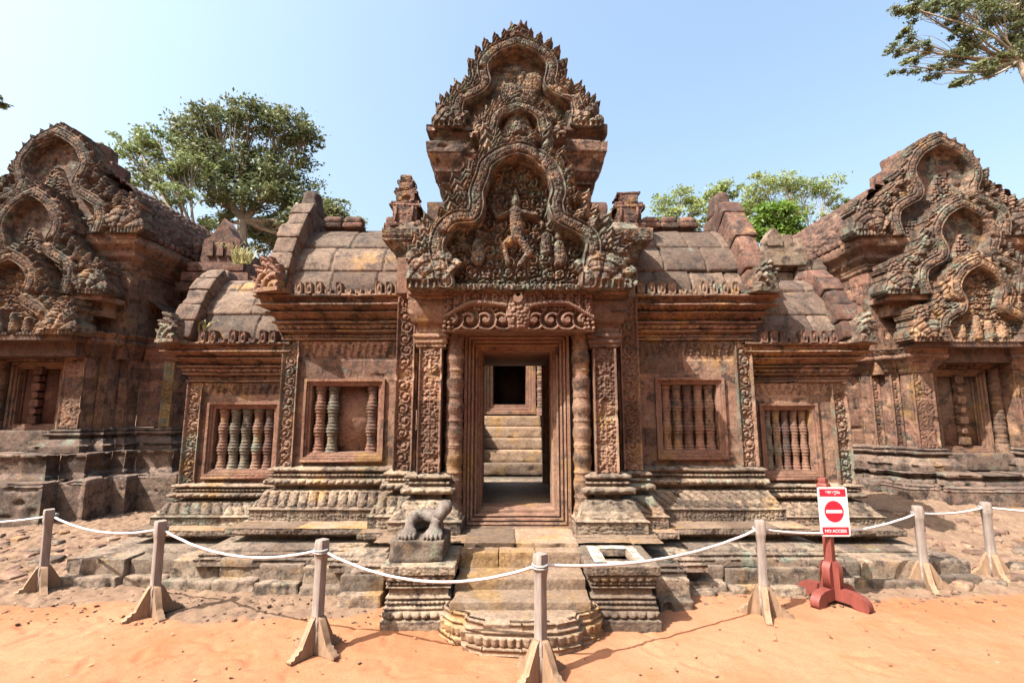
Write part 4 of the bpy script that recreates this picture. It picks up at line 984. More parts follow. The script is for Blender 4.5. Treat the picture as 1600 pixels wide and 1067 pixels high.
# ------------------------------------------------------------------ the two library buildings at the sides
def library(sg, cx, Yd, gy0, label, pp, colour):
    """sg = side of the photo; cx axis; Yd door plane; pp = (Y, centre px, band apex py, foot py, half width, naga) per pediment"""
    lib = thing("library_building", label, "temple building")
    Yp = Yd - .30
    pts = [(-2.05, Yd + 3.2), (-2.05, Yd + .45), (-1.42, Yd + .45), (-1.42, Yd + .2), (-1.26, Yd + .2), (-1.26, Yd - .05), (-1.09, Yd - .05), (-1.09, Yp), (-.69, Yp), (-.69, Yd)]
    P1 = [(cx + x, y) for x, y in pts]; P2 = [(cx - x, y) for x, y in pts[::-1]]
    zb = ZZ(735 if sg > 0 else 706, Yp); zw = zb + .38; za = ZZ(545 if sg > 0 else 520, Yp) - .42     # foot of base, of wall, cornice start
    bp = [(.2, zb, .2, zb + .10), (.2, zb + .10, .16, zb + .12), (.15, zb + .12, .10, zb + .20), (.05, zb + .21, .05, zb + .25), (.10, zb + .26, .10, zb + .30, 'bead', .015, .04), (.05, zb + .31, .05, zb + .33), (.07, zb + .34, 0, zw)]
    for i, p in enumerate((P1, P2)): sw("base_moulding", LIBB, lib, p, bp, step=.016, seed=80 + i, joints=.7, worn=1.3)
    for i, p in enumerate((P1, P2)): sw("wall", LIBW, lib, p, [(0, zw, 0, za, 'plain', 0, .1)], step=.022, seed=90 + i, joints=.45, worn=1.6)
    cp = [(0, za, .03, za + .02), (.03, za + .03, .05, za + .07, 'bead', .02, .04), (.05, za + .09, .09, za + .15), (.09, za + .16, .16, za + .25), (.17, za + .26, .17, za + .31), (.15, za + .32, .2, za + .42, 'carve', .02, .08), (.2, za + .42, -.3, za + .45)]
    for i, p in enumerate((P1, P2)): sw("cornice", LIBW, lib, p, cp, step=.016, seed=94 + i, joints=.6, worn=2)
    # carved pilasters on each redent
    for k, (a, b, Y, hi) in enumerate(((-1.07, -.72, Yp, za), (-1.25, -1.11, Yd - .05, za + .3), (-1.41, -1.27, Yd + .2, za + .6), (-2.04, -1.86, Yd + .45, za))):
        for s_ in (-1, 1):
            x0, x1 = (cx + a, cx + b) if s_ < 0 else (cx - b, cx - a)
            m_ = M(); add_pil(m_, x0, x1, zw, hi, Y - .01, 'scroll' if k else 'chev', 100 + k + (s_ > 0) * 7, back=.05, res=.013, amp=.03); m_.build("pilaster", LIBO if (k == 3 and sg < 0) else LIBW, lib)
    # inner tall walls carrying the upper pediments
    z2 = ZZ(pp[1][3], pp[1][0]); z3 = ZZ(pp[2][3], pp[2][0])
    ph = [(-1.40, Yd + 4.2), (-1.40, Yd + .0), (0, Yd + .0)]
    P3 = [(cx + x, y) for x, y in ph]; P4 = [(cx - x, y) for x, y in ph[::-1]]
    pf = [(0, za, 0, z3 - .58, 'plain', 0, .1), (.02, z3 - .57, .05, z3 - .52), (.05, z3 - .50, .07, z3 - .44, 'bead', .02, .05), (.07, z3 - .43, .12, z3 - .36), (.13, z3 - .35, .13, z3 - .30), (.12, z3 - .29, .24, z3 - .18), (.26, z3 - .16, .26, z3 - .02), (.24, z3, -.2, z3 + .02)]
    for i, p in enumerate((P3, P4)): sw("upper_wall", LIBW, lib, p, pf, step=.02, seed=110 + i, joints=.55, worn=2)
    # side roofs (half vaults of the aisles) and the main corbelled roof with carved tiles
    mb = M()
    for s_ in (-1, 1):
        for (xa, z_a), (xb, z_b) in (((2.15, za + .42), (2.0, za + .75)), ((2.0, za + .75), (1.40, za + 1.15))):
            n1, n2 = 24, 70; T = np.linspace(0, 1, n1)[:, None]; Yv = np.linspace(Yd + .42, Yd + 3.2, n2)[None]
            X = cx + s_ * (xa + (xb - xa) * T) + 0 * Yv; Z = z_a + (z_b - z_a) * T + 0 * Yv; Yy = Yv + 0 * T
            Z = Z + .03 * domes(Yy, X * 1.0, .12, 3)
            g = np.stack([X, Yy, Z], -1); mb.grid(g if s_ < 0 else g[::-1], .4)
        zt = ZZ(pp[2][2], pp[2][0]) - .35
        cv = catmull([(1.62, z3 + .02), (1.55, z3 + .35), (1.25, z3 + .9), (.75, z3 + (zt - z3) * .78), (.0, zt)], 8)
        n2 = 110; Yv = np.linspace(pp[2][0] + .06, Yd + 4.3, n2)[None]; s0 = np.linspace(0, 1, 90); ii = s0 * (len(cv) - 1)
        cxz = np.stack([np.interp(ii, np.arange(len(cv)), cv[:, 0]), np.interp(ii, np.arange(len(cv)), cv[:, 1])], 1)
        d_ = .06 * domes(Yv + 0 * s0[:, None], s0[:, None] * 2.4 + 0 * Yv, .13, 7)
        X = cx + s_ * (cxz[:, :1] + d_); Z = cxz[:, 1:] + d_; g = np.stack([X, Yv + 0 * X, Z], -1)
        mb.grid(g if s_ < 0 else g[::-1], .4)
    mb.build("roof", DARKST, lib)
    mb = M()
    for s_ in (-1, 1):                                               # little tile heads along the eaves
        for k in range(26):
            mb.block((cx + s_ * 1.62, Yd + .12 + k * .155, z3 + .06), (.14, .12, .13), r=.05, cell=.05, rough=.02, seed=k)
    o = mb.build("eave_tiles", DARKST, lib); o["kind"] = "stuff"
    names = ("lower_pediment", "middle_pediment", "upper_pediment")
    for k, (Y, pcx, apex, foot, hw, ng) in enumerate(pp):
        z0 = ZZ(foot, Y); h = ZZ(apex, Y) - z0; xc, _ = PX(pcx, (apex + foot) / 2, Y); w = hw * .56
        band = [(w * .98, 0), (w * 1.04, h * .14), (w * .98, h * .27), (w * .76, h * .35), (w * .58, h * .40), (w * .52, h * .49), (w * .62, h * .62), (w * .60, h * .73), (w * .42, h * .87), (w * .2, h * .95), (0, h)]
        mb = M(); pediment(mb, xc, z0, Y, band, .095, hw, naga=ng, tymp=('carve' if k == 0 else 'tri'), recess=.03, leaf=(.24, .085), nleaf=9, seed=130 + k + (sg > 0) * 10, back=.22, res=.0125, base=.11,
                           fig=([((-.1, .1), (-.1, .4), .1, .06, .08), ((.15, .1), (.12, .32), .09, .05, .08), ((-.35, .1), (-.35, .25), .08, .05, .07), ((.35, .1), (.35, .25), .08, .05, .07)] if k == 0 else None))
        mb.build(names[k], LIBC if k else LIBC2, lib)
        mb = M(); h_ = (ZZ(apex, Y) - z0)
        for q in range(5): mb.block((xc, Y + .42, z0 + h_ * (q + .5) / 5), (2 * hw * (.80, .76, .52, .46, .30)[q], .46, h_ / 5 + .01), r=.04, cell=.06, rough=.03, seed=q)
        mb.build("backing_masonry", DARKST, lib)
        mb = M(); mb.block((xc, Y + .18, z0 - .04), (hw * 1.9, .5, .09), r=.01, cell=.06, rough=.006, seed=k)
        mb.block((xc, Y + .4, z0 - .2), (hw * 1.7, .5, .24), r=.01, cell=.06, rough=.006, seed=k); mb.build("ledge", LIBW, lib)
    # false door
    mb = M(); dx0, dz1 = cx - .46, ZZ(578 if sg > 0 else 566, Yd); dz0 = zw - .12 if sg > 0 else zw - .05
    frame_rings(mb, dx0, cx + .46, dz0, dz1, [(0, Yd + .1), (0, Yd - .04), (.04, Yd - .04), (.045, Yd - .01), (.08, Yd - .01), (.085, Yd + .02), (.11, Yd + .02), (.115, Yd + .10)])
    fr = mb.build("false_door", LIBW, lib)
    mb = M(); mb.block((cx, Yd + .05, (zb + dz0) / 2), (1.5, .5, dz0 - zb + .02), r=.02, cell=.04, rough=.012, seed=5); mb.build("door_sill", LIBB, lib)
    mb = M(); mb.box(dx0 + .1, cx + .36, Yd + .09, Yd + .2, dz0, dz1); mb.box(cx - .33, cx - .30, Yd + .07, Yd + .1, dz0 + .1, dz1 - .1); mb.box(cx + .30, cx + .33, Yd + .07, Yd + .1, dz0 + .1, dz1 - .1)
    n = 7
    for i in range(n):
        zc = dz0 + .12 + (dz1 - dz0 - .2) * (i + .5) / n; s_ = .075 if i % 2 == 0 else .05
        mb.box(cx - .05, cx + .05, Yd + .04, Yd + .1, zc - .09, zc + .09); mb.block((cx, Yd + .01, zc), (s_ * 2, .10, s_ * 1.7), r=.01, cell=.03, rough=.006, seed=i)
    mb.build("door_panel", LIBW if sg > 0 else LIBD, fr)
    for s_ in (-1, 1):
        mb = M(); colonette(mb, cx + s_ * .575, Yd - .06, dz0, dz1 + .02, .085, seed=3 + s_, rings=6); mb.build("colonette", LIBW, lib)
    mb = M(); relief(mb, cx - .72, cx + .72, dz1 + .01, za + .38, Yd - .08, lambda X, Z: .0 + .05 * carve(X - cx, Z, .13, 9), .013, back=.2); mb.build("lintel", LIBW, lib)
    # plinth courses stepping out to the ground
    def plinth(nm, off, z0, z1, jn, sd, mat, extra):
        base = [(-2.05, Yd + 3.2), (-2.05, Yd + .45), (-1.42, Yd + .45), (-1.42, Yd + .2), (-1.2, Yd + .2), (-1.2, Yp), (-.8, Yp), (-.8, Yp - extra), (0, Yp - extra)]
        L_ = [(cx + x, y) for x, y in base]; R_ = [(cx - x, y) for x, y in base[::-1]]
        pf = [(off, z0, off, z1 - .05, 'plain', 0, .1), (off, z1 - .05, off - .02, z1, 'plain', 0, .1), (off - .02, z1, off - .5, z1 + .004)]
        if nm == "upper_plinth": pf = [(off, z0, off, z0 + .06), (off - .03, z0 + .07, off - .06, z0 + .10), (off - .06, z0 + .11, off - .02, z1 - .05), (off, z1 - .04, off, z1), (off, z1, off - .5, z1 + .004)]
        for p in (L_, R_): sw(nm, mat, lib, p, pf, step=.022, seed=sd, joints=jn, worn=2.5, ch=9)
        return
    zg = gy0
    z1 = zg + (zb - zg) * .62
    plinth("lower_plinth", .62, zg - .15, z1, .8, 150, LIBB, .25)
    plinth("upper_plinth", .36, z1 - .01, zb, .6, 151, LIBB, .22)
    return lib
LIBC = stone("library_crest_stone", (.31, .18, .12), (.38, .25, .165), dark=.58, green=.38, ochre=.1, sc=1.4)
LIBC2 = stone("library_relief_stone", (.33, .18, .11), (.42, .26, .15), dark=.5, green=.34, ochre=.16, sc=1.4)
LIBO = stone("yellow_lichen_stone", (.42, .30, .12), (.46, .32, .15), dark=.3, green=.3, ochre=.6)
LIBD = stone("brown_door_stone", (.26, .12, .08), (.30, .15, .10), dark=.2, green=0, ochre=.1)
library(-1, -8.22, 8.4, .03, "tall carved library building at the left edge, brown false door and shaded flank", [(7.72, 22, 402, 524, 1.16, .34), (7.95, 53, 305, 462, 1.40, .34), (8.2, 90, 212, 368, 1.66, .40)], 0)
library(1, 7.92, 8.6, .28, "tall carved library building at the right edge, sunlit flank with redented pilasters", [(8.05, 1523, 412, 535, 1.22, .34), (8.2, 1500, 322, 462, 1.46, .34), (8.42, 1467, 226, 372, 1.70, .40)], 0)

# ------------------------------------------------------------------ things behind the gate
def shrine_hall():
    t = thing("shrine_hall", "inner shrine hall with dark doorway above stone steps, seen through the gate", "temple building")
    Yh = 11.4; dx0, dz1 = PX(770, 565, Yh); dx1, dz0 = PX(822, 632, Yh)
    mb = M(); frame_rings(mb, dx0 - .22, dx1 + .22, dz0 - .22, dz1 + .22, [(0, Yh + .1), (0, Yh - .12), (.06, Yh - .12), (.07, Yh - .06), (.13, Yh - .06), (.14, Yh), (.22, Yh), (.22, Yh + 1.2)])
    mb.build("door_frame", PINK2, t)
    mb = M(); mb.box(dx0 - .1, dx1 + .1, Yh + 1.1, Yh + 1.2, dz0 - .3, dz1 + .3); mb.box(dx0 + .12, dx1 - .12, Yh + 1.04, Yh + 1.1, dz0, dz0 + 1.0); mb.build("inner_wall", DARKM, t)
    mb = M(); mb.box(-2, dx0 - .215, Yh - .02, Yh + 2, 1.3, 3.4); mb.box(dx1 + .215, 2.1, Yh - .02, Yh + 2, 1.3, 3.4); mb.box(-2, 2.1, Yh, Yh + 2, dz1 + .2, 3.4); mb.box(-2, 2.1, Yh - .01, Yh + 2, .2, dz0 - .21); mb.build("wall", PINK, t)
    mb = M(); colonette(mb, dx1 + .36, Yh - .14, dz0 - .25, dz1 + .3, .11, seed=2, rings=7); mb.build("colonette", PINK, t); mb = M(); colonette(mb, dx0 - .36, Yh - .14, dz0 - .25, dz1 + .3, .11, seed=2, rings=7); mb.build("colonette", PINK, t)
    n = 5; z0, z1 = .42, dz0 - .26
    for i in range(n):
        za = z0 + (z1 - z0) * i / n; zb = z0 + (z1 - z0) * (i + 1) / n; y = 9.85 + i * .24
        mb = M(); mb.block((.06 - .1, (y + Yh) / 2, (za + zb) / 2), (1.35 if i else 1.9, Yh - y, zb - za), r=.03, cell=.04, rough=.02, seed=i); mb.build("step", STEP, t)
    for s_ in (-1, 1):
        pth = [(.03 + s_ * .93 - .24, 11.3), (.03 + s_ * .93 - .24, 9.95), (.03 + s_ * .93 + .24, 9.95), (.03 + s_ * .93 + .24, 11.3)]
        mb = M(); sweep(mb, pth, [(.05, .3, .05, .5), (.0, .55, .0, .8), (.06, .85, .06, .95, 'lotus', .03, .1), (.0, 1., .0, 1.2), (.05, 1.25, .05, 1.4, 'bead', .02, .06), (.05, 1.4, -.25, 1.41)], step=.025, seed=3, joints=0, worn=2); mb.build("pedestal", BASE, t)
    mb = M(); mb.box(-2.6, 2.7, 8.9, 9.8, 0, .40); mb.build("paving", TERR, t)
shrine_hall()
def ruin_left():
    t = thing("ruined_shrine", "small ruined brick shrine with pointed carved gable behind low roof at left", "ruin")
    mb = M(); rr = random.Random(8); Yc = 10.2
    for i in range(11):
        z = 2.6 + i * .24; w = 1.55 - .10 * i if i < 7 else .95 - .12 * (i - 7)
        cx, _ = PX(345, 400, Yc)
        k = 0; x = cx - w
        while x < cx + w:
            l = rr.uniform(.14, .30); mb.block((x + l / 2, Yc + rr.uniform(-.05, .05), z), (l * .96, 1.2, .235), rz=rr.uniform(-.05, .05), r=.03, cell=.07, rough=.03, seed=rr.randint(0, 99)); x += l
    mb.build("brick_core", DARKST, t)
    mb = M(); cx, z0 = PX(347, 378, 9.3)
    mb.prism([(cx - .42, z0 - .5), (cx + .42, z0 - .5), (cx + .36, z0 + .05), (cx + .22, z0 + .12), (cx + .13, z0 + .28), (cx, z0 + .50), (cx - .13, z0 + .28), (cx - .22, z0 + .12), (cx - .36, z0 + .05)], 9.3, 9.65)
    for k in range(-1, 2): mb.prism([(cx + k * .2 - .07, z0 - .3), (cx + k * .2 + .07, z0 - .3), (cx + k * .2 + .05, z0 - .03), (cx + k * .2, z0 + .05), (cx + k * .2 - .05, z0 - .03)], 9.25, 9.32)
    mb.build("gable", DARKST, t)
    mb = M()
    for i, (dz, w) in enumerate(((-.95, 1.5), (-.75, 1.3), (-.55, 1.1))): mb.block((cx, 9.6, z0 + dz), (w, .9, .18), r=.02, cell=.06, rough=.02, seed=i)
    mb.block((cx, 9.9, 2.2), (2.0, 1.2, 2.2), r=.03, cell=.1, rough=.02, seed=8); mb.build("wall", DARKST, t)
    t2 = thing("ruined_shrine", "broken grey stone roof ruin with pointed finial behind low roof at right", "ruin")
    mb = M(); Yc = 10.0
    for i in range(9):
        z = 2.6 + i * .25; cx, _ = PX(1215, 400, Yc); w = 1.0 - .05 * i; x = cx - w
        while x < cx + w:
            l = rr.uniform(.2, .45); mb.block((x + l / 2, Yc + rr.uniform(-.06, .06), z), (l * .97, 1.1, .245), r=.03, cell=.07, rough=.03, seed=rr.randint(0, 99)); x += l
    mb.build("masonry", TERR, t2)
    mb = M(); cx, z0 = PX(1207, 375, 9.3)
    for (a, b, c, d, h_) in ((1195, 1222, 356, 385, .3), (1222, 1240, 366, 388, .3), (1238, 1256, 372, 402, .3), (1190, 1262, 384, 415, .5)):
        xa, za = PX(a, c, 9.35); xb, zb = PX(b, d, 9.35)
        if a == 1195: mb.prism([(xa, zb), (xb, zb), (xb - .02, (za + zb) / 2), ((xa + xb) / 2, za), (xa + .02, (za + zb) / 2)], 9.3, 9.6)
        else: mb.block(((xa + xb) / 2, 9.5, (za + zb) / 2), (xb - xa, .35, za - zb), r=.02, cell=.05, rough=.02, seed=a)
    mb.build("finial", BASE, t2)
ruin_left()

# ------------------------------------------------------------------ barrier posts and rope
def post_proto():
    t = thing("barrier_post", "", "barrier post", "wooden barrier posts in front of the temple")
    mb = M(); h = .80; w = .036
    pr = [(1.12, .16), (1.12, .225), (.92, .25), (.90, .62), (.98, .655), (1.12, .69), (1.12, .775), (1.02, .80)]
    g = []
    for k, z in pr:
        a = w * k; c = a * .22
        ring = [(-a + c, -a), (a - c, -a), (a, -a + c), (a, a - c), (a - c, a), (-a + c, a), (-a, a - c), (-a, -a + c), (-a + c, -a)]
        g.append([(x, y, z) for x, y in ring])
    g = np.array(g); G = []
    for i in range(len(g) - 1):
        for q in np.linspace(0, 1, 5)[:-1]: G.append(g[i] * (1 - q) + g[i + 1] * q)
    G.append(g[-1]); G = np.array(G); mb.grid(G[::-1][:, :], .5); mb.add(g[-1][:-1], [list(range(8))], .5)
    mb.box(-.036, .036, -.036, .036, .0, .2)
    mb.build("shaft", WOOD, t)
    for k in range(4):
        mb = M(); a = k * math.pi / 2
        mb.prism([(.034, .0), (.215, .0), (.215, .022), (.19, .024), (.185, .045), (.16, .047), (.155, .068), (.13, .07), (.125, .09), (.055, .235), (.034, .255)], -.024, .024, rz=a)
        mb.build("foot", WOODF, t)
    return t
def copy_tree(o, parent=None):
    c = o.copy(); scene.collection.objects.link(c); c.parent = parent
    for ch in list(o.children): copy_tree(ch, c)
    return c
posts = []
proto = post_proto()
PLAB = ["greyed wooden post standing just outside the left edge", "leftmost greyed wooden barrier post in view, by the flat broken paving stones", "wooden barrier post before the left end of the slab course", "wooden barrier post left of the stair pedestal with lion paws", "nearest wooden barrier post, in front of the stairs",
        "pale wooden barrier post just left of the red sign stand", "pale wooden barrier post right of the red sign stand", "rightmost pale wooden barrier post in view", "pale wooden post standing just outside the right edge"]
PPIX = [(-150, 945, .1), (65, 936, .35), (239, 972, .42), (493, 1030, .55), (845, 1072, .25), (1195, 972, .75), (1447, 929, .75), (1553, 913, .8), (1760, 925, .8)]
for i, (px, py, rz) in enumerate(PPIX):
    v = (533.5 - py + 12) / F; d = CP - v * SP; z = SP + v * CP; Y = 1.7 / -z * d
    x, _ = PX(px, py - 12, Y); o = proto if i == 0 else copy_tree(proto)
    o.location = (x, Y, float(gz(x, Y))); o.rotation_euler = ((h3(i, 1) - .5) * .07, (h3(i, 2) - .5) * .07, rz + .5); o.scale = (1, 1, .925 + .03 * float(h3(i, 9))); o["label"] = PLAB[i]
    posts.append(Vector((x, Y, float(gz(x, Y)))))
sags = [.05, .09, .13, .16, .10, .10, .03, .03]
RL = ["white rope running off the left edge to the leftmost post", "white rope between the two leftmost barrier posts", "white rope before the left slab course, between second and third posts", "sagging white rope crossing in front of the left stair pedestal", "white rope crossing before the right stair pedestal with limewashed socket",
      "white rope passing behind the red no access sign", "short white rope between the two rightmost posts", "white rope running off the right edge from the rightmost post"]
for i in range(8):
    a, b = posts[i] + Vector((0, 0, .69)), posts[i + 1] + Vector((0, 0, .69)); pts = []
    dd = (b - a).normalized()
    for k in range(25):
        t = k / 24; p = a.lerp(b, t); p.z -= sags[i] * 4 * t * (1 - t); p.x += .004 * math.sin(k * 2.1); pts.append(p)
    mb = M(); mb.tube(pts, .0105, 8)
    for e in (a, b):                                                  # turns of rope about the post
        for q in range(2):
            mb.tube([(e.x + .048 * math.cos(w_), e.y + .048 * math.sin(w_), e.z - .012 + .016 * q + .004 * math.sin(w_)) for w_ in np.linspace(0, 2 * math.pi, 17)], .0085, 6)
    tag(mb.build("rope", ROPE), RL[i], "rope", "white ropes strung between the barrier posts")

# ------------------------------------------------------------------ sign stand
def sign():
    Y = 4.62; x, _ = PX(1299, 900, Y); zg = float(gz(x, Y))
    t = thing("sign_stand", "red painted wooden sign stand with white and red no access board", "sign", loc=(x, Y, zg)); t.rotation_euler.z = rad(0)
    mb = M(); mb.block((0, 0, .56), (.075, .075, .94), rz=.6, r=.012, cell=.06, rough=.002, seed=2); mb.block((0, 0, 1.00), (.095, .095, .07), rz=.6, r=.02, cell=.03, rough=.002, seed=3); mb.block((0, 0, 1.055), (.07, .07, .05), rz=.6, r=.015, cell=.03, rough=.002, seed=3)
    mb.build("post", REDP, t)
    for k in range(4):
        mb = M(); a = k * math.pi / 2 + rad(30)
        out = [(.0, .03), (.16, .03), (.20, .0), (.295, .0), (.305, .03), (.295, .07), (.26, .105), (.2, .125), (.10, .13), (0, .13)]
        mb.prism(out, -.038, .038, rz=a); mb.build("foot", REDP, t)
        mb = M(); mb.prism([(.03, .125), (.085, .125), (.085, .30), (.055, .345), (.03, .355)], -.034, .034, rz=a); mb.build("brace", REDP, t)
    # board with rounded corners, bands, no-entry disc and lettering
    def rrect(w, h, r, n=6):
        p = []
        for cx, cz, a0 in ((w / 2 - r, -h / 2 + r, -90), (w / 2 - r, h / 2 - r, 0), (-w / 2 + r, h / 2 - r, 90), (-w / 2 + r, -h / 2 + r, 180)):
            for k in range(n + 1): a = rad(a0 + 90 * k / n); p.append((cx + r * math.cos(a), cz + r * math.sin(a)))
        return p
    bx0, bz1 = PX(1277, 761, Y - .06); bx1, bz0 = PX(1330, 838, Y - .06); w, h = bx1 - bx0, bz1 - bz0
    bd = M(); cx = (bx0 + bx1) / 2 - x; cz = (bz0 + bz1) / 2 - zg; yb = -.058
    out = [(cx + a, cz + b_) for a, b_ in rrect(w, h, .018)]; bd.prism(out, yb, yb + .006)
    board = bd.build("board", SIGNG, t)
    s_ = M(); s_.poly([(cx + a, yb - .001, cz + b_) for a, b_ in rrect(w - .008, h - .008, .014)]); face = s_.build("face", SIGNW, board)
    hh = h - .03; ww = w - .03
    for nm, z0, z1 in (("top_band", cz + hh / 2 - h * .155, cz + hh / 2), ("bottom_band", cz - hh / 2, cz - hh / 2 + h * .155)):
        s_ = M(); s_.add([(cx - ww / 2, yb - .002, z0), (cx + ww / 2, yb - .002, z0), (cx + ww / 2, yb - .002, z1), (cx - ww / 2, yb - .002, z1)], [[0, 1, 2, 3]]); s_.build(nm, SIGNR, board)
    s_ = M(); R = w * .325; zc = cz + h * .005; s_.poly([(cx + R * math.cos(a), yb - .002, zc + R * 1.08 * math.sin(a)) for a in np.linspace(0, 2 * math.pi, 49)[:-1]]); s_.build("disc", SIGNR, board)
    s_ = M(); s_.poly([(cx - R * .84, yb - .003, zc - R * .16), (cx + R * .84, yb - .003, zc - R * .16), (cx + R * .84, yb - .003, zc + R * .16), (cx - R * .84, yb - .003, zc + R * .16)]); s_.build("bar", SIGNW, board)
    for sx in (-1, 1):
        for sz in (-1, 1): s_ = M(); s_.poly([(cx + sx * (ww / 2 - .008) + .004 * math.cos(a), yb - .004, cz + sz * (hh / 2 - .008) + .004 * math.sin(a)) for a in np.linspace(0, 2 * math.pi, 9)[:-1]]); s_.build("screw", DARKM, board)
    def text(body, width, zc_, hmax):
        c = bpy.data.curves.new("lettering", 'FONT'); c.body = body; c.align_x = 'CENTER'; c.align_y = 'CENTER'; c.size = .05; c.offset = .0012; c.extrude = .0006
        o = bpy.data.objects.new("lettering_src", c); scene.collection.objects.link(o)
        dg = bpy.context.evaluated_depsgraph_get(); me = bpy.data.meshes.new_from_object(o.evaluated_get(dg)); bpy.data.objects.remove(o)
        co = np.array([v.co[:] for v in me.vertices]); mn, mx = co.min(0), co.max(0)
        k = min(width / (mx[0] - mn[0]), hmax / (mx[1] - mn[1]) ) ; kx = width / (mx[0] - mn[0])
        for v in me.vertices: v.co = (cx + (v.co[0] - (mn[0] + mx[0]) / 2) * kx, yb - .0035 - v.co[2] * 1.0, zc_ + (v.co[1] - (mn[1] + mx[1]) / 2) * k)
        me.name = "lettering"; me.materials.clear(); me.materials.append(SIGNW)
        o = bpy.data.objects.new("lettering", me); scene.collection.objects.link(o); o.parent = board
    text("\u17a0\u17b6\u1798\u1785\u17bc\u179b", ww * .56, cz + hh / 2 - h * .08, h * .125)
    text("NO ACCESS", ww * .82, cz - hh / 2 + h * .078, h * .078)
sign()
# ------------------------------------------------------------------ flat paving stones and rubble beside the terrace
DRYLEAF = leafmat("dry_leaves", (.10, .055, .03), (.26, .18, .10), .1)
def stones():
    rr = random.Random(12); used = []
    spots = [(75, 868, .30), (100, 862, .2), (128, 872, .34), (150, 866, .2), (165, 880, .3), (118, 850, .2), (60, 855, .22), (140, 882, .16), (96, 880, .2), (150, 855, .15), (40, 862, .25), (20, 890, .26), (85, 845, .2), (1535, 850, .3), (1560, 838, .25), (1585, 846, .3), (1520, 832, .22), (1575, 860, .25), (1545, 868, .2), (1480, 855, .25), (1500, 870, .22), (1595, 830, .3), (1465, 838, .2), (1410, 850, .2)]
    for i, (px, py, s) in enumerate(spots):
        v = (533.5 - py) / F; d = CP - v * SP; z = SP + v * CP; Y = 1.62 / -z * d; x, _ = PX(px, py, Y); zg = float(gz(x, Y))
        if px > 800: Y = 1.42 / -z * d; x, _ = PX(px, py, Y); zg = float(gz(x, Y))
        mb = M(); mb.block((0, 0, .01), (s, s * rr.uniform(.5, .8), .09), rz=rr.uniform(-.4, .6), rx=rr.uniform(-.06, .06), ry=rr.uniform(-.08, .08), r=.035, cell=.025, rough=.03, seed=i)
        o = mb.build("paving_stone", LATER if i % 3 else BASE); o.location = (x, Y, zg)
        tag(o, "flat worn stone lying in the broken paving at left" if px < 800 else "pale worn stone lying in the rubble at right", "stone", "flat stones of the broken paving at left" if px < 800 else "loose stones of the rubble at right")
    mb = M()                                                          # uncounted chips and cobbles
    for i in range(520):
        sd_ = rr.choice((-1, 1)); x = sd_ * rr.uniform(2.2, 7.0); Y = rr.uniform(5.25, 7.2) - (.2 if sd_ < 0 else 0)
        if abs(x) < 4.7 and Y > 4.8: continue
        s = rr.uniform(.03, .16); mb.block((x, Y, float(gz(x, Y)) + .01), (s, s * rr.uniform(.5, 1), s * .5), rz=rr.uniform(0, 3), r=s * .2, cell=.04, rough=.02, seed=i)
    for i in range(650):
        x = rr.uniform(-4.6, 4.6); Y = rr.uniform(4.15, 4.85) if x < 0 else rr.uniform(4.5, 4.9); s = rr.uniform(.008, .04) * rr.uniform(.5, 1)
        if -1.1 < x < 1.3: continue
        mb.block((x, Y, float(gz(x, Y)) + s * .1), (s, s * rr.uniform(.6, 1), s * .5), rz=rr.uniform(0, 3), r=s * .15, cell=.03, rough=s * .2, seed=i)
    tag(mb.build("rubble", LATER), kind="stuff")
    mb = M()
    for i in range(260):
        x = rr.uniform(-5.5, 5.5); Y = rr.uniform(2.4, 4.9) ; s = rr.uniform(.006, .022)
        mb.block((x, Y, .006), (s, s * .7, s * .4), rz=rr.uniform(0, 3), r=s * .1, cell=.03, rough=.006, seed=i)
    tag(mb.build("pebbles", STEP), kind="stuff")
    mb = M()
    for i in range(130):                                              # dry leaves blown over the sand
        x = rr.uniform(-5.5, 5.5); Y = rr.uniform(2.6, 5.0); a = rr.uniform(0, 6.28); l = rr.uniform(.012, .028); w = l * .45; z = float(gz(x, Y)) + .012
        P_ = [(x + l * math.cos(a), Y + l * math.sin(a), z + rr.uniform(.0, .012)), (x - w * math.sin(a), Y + w * math.cos(a), z + .002), (x - l * math.cos(a), Y - l * math.sin(a), z + rr.uniform(0, .012)), (x + w * math.sin(a), Y - w * math.cos(a), z + .002)]
        mb.poly(P_, rr.random())
    tag(mb.build("leaf_litter", DRYLEAF), kind="stuff")
stones()
def tufts():
    rr = random.Random(3)
    for nm, lab, px, py, Y, n, h in (("grass_tuft", "long grass tuft growing from the low left eaves beside the serpent corner", 318, 520, 5.72, 26, .2), ("grass_tuft", "dry yellow weeds on the ruined shrine behind the left roof", 378, 412, 8.9, 60, .45), ("grass_tuft", "green weed growing on the left library eaves", 250, 372, 9.0, 30, .2)):
        mb = M(); x0, z0 = PX(px, py, Y)
        for i in range(n):
            x = x0 + rr.uniform(-.12, .12) * h * 3; y = Y + rr.uniform(-.05, .05); l = h * rr.uniform(.5, 1.1); a = rr.uniform(-.9, .9); b = rr.uniform(-.5, .3); w = .006 + h * .012
            p = [(x, y, z0), (x + a * l * .3, y + b * l * .3, z0 + l * .6), (x + a * l * .8, y + b * l * .8, z0 + l * .75), (x + a * l, y + b * l, z0 + l * .6)]
            g = np.array([[(q[0] - w * (1 - k / 3.2), q[1], q[2]), (q[0] + w * (1 - k / 3.2), q[1], q[2])] for k, q in enumerate(p)]); mb.grid(g, rr.random())
        tag(mb.build(nm, GRASS), lab, "plant")
tufts()
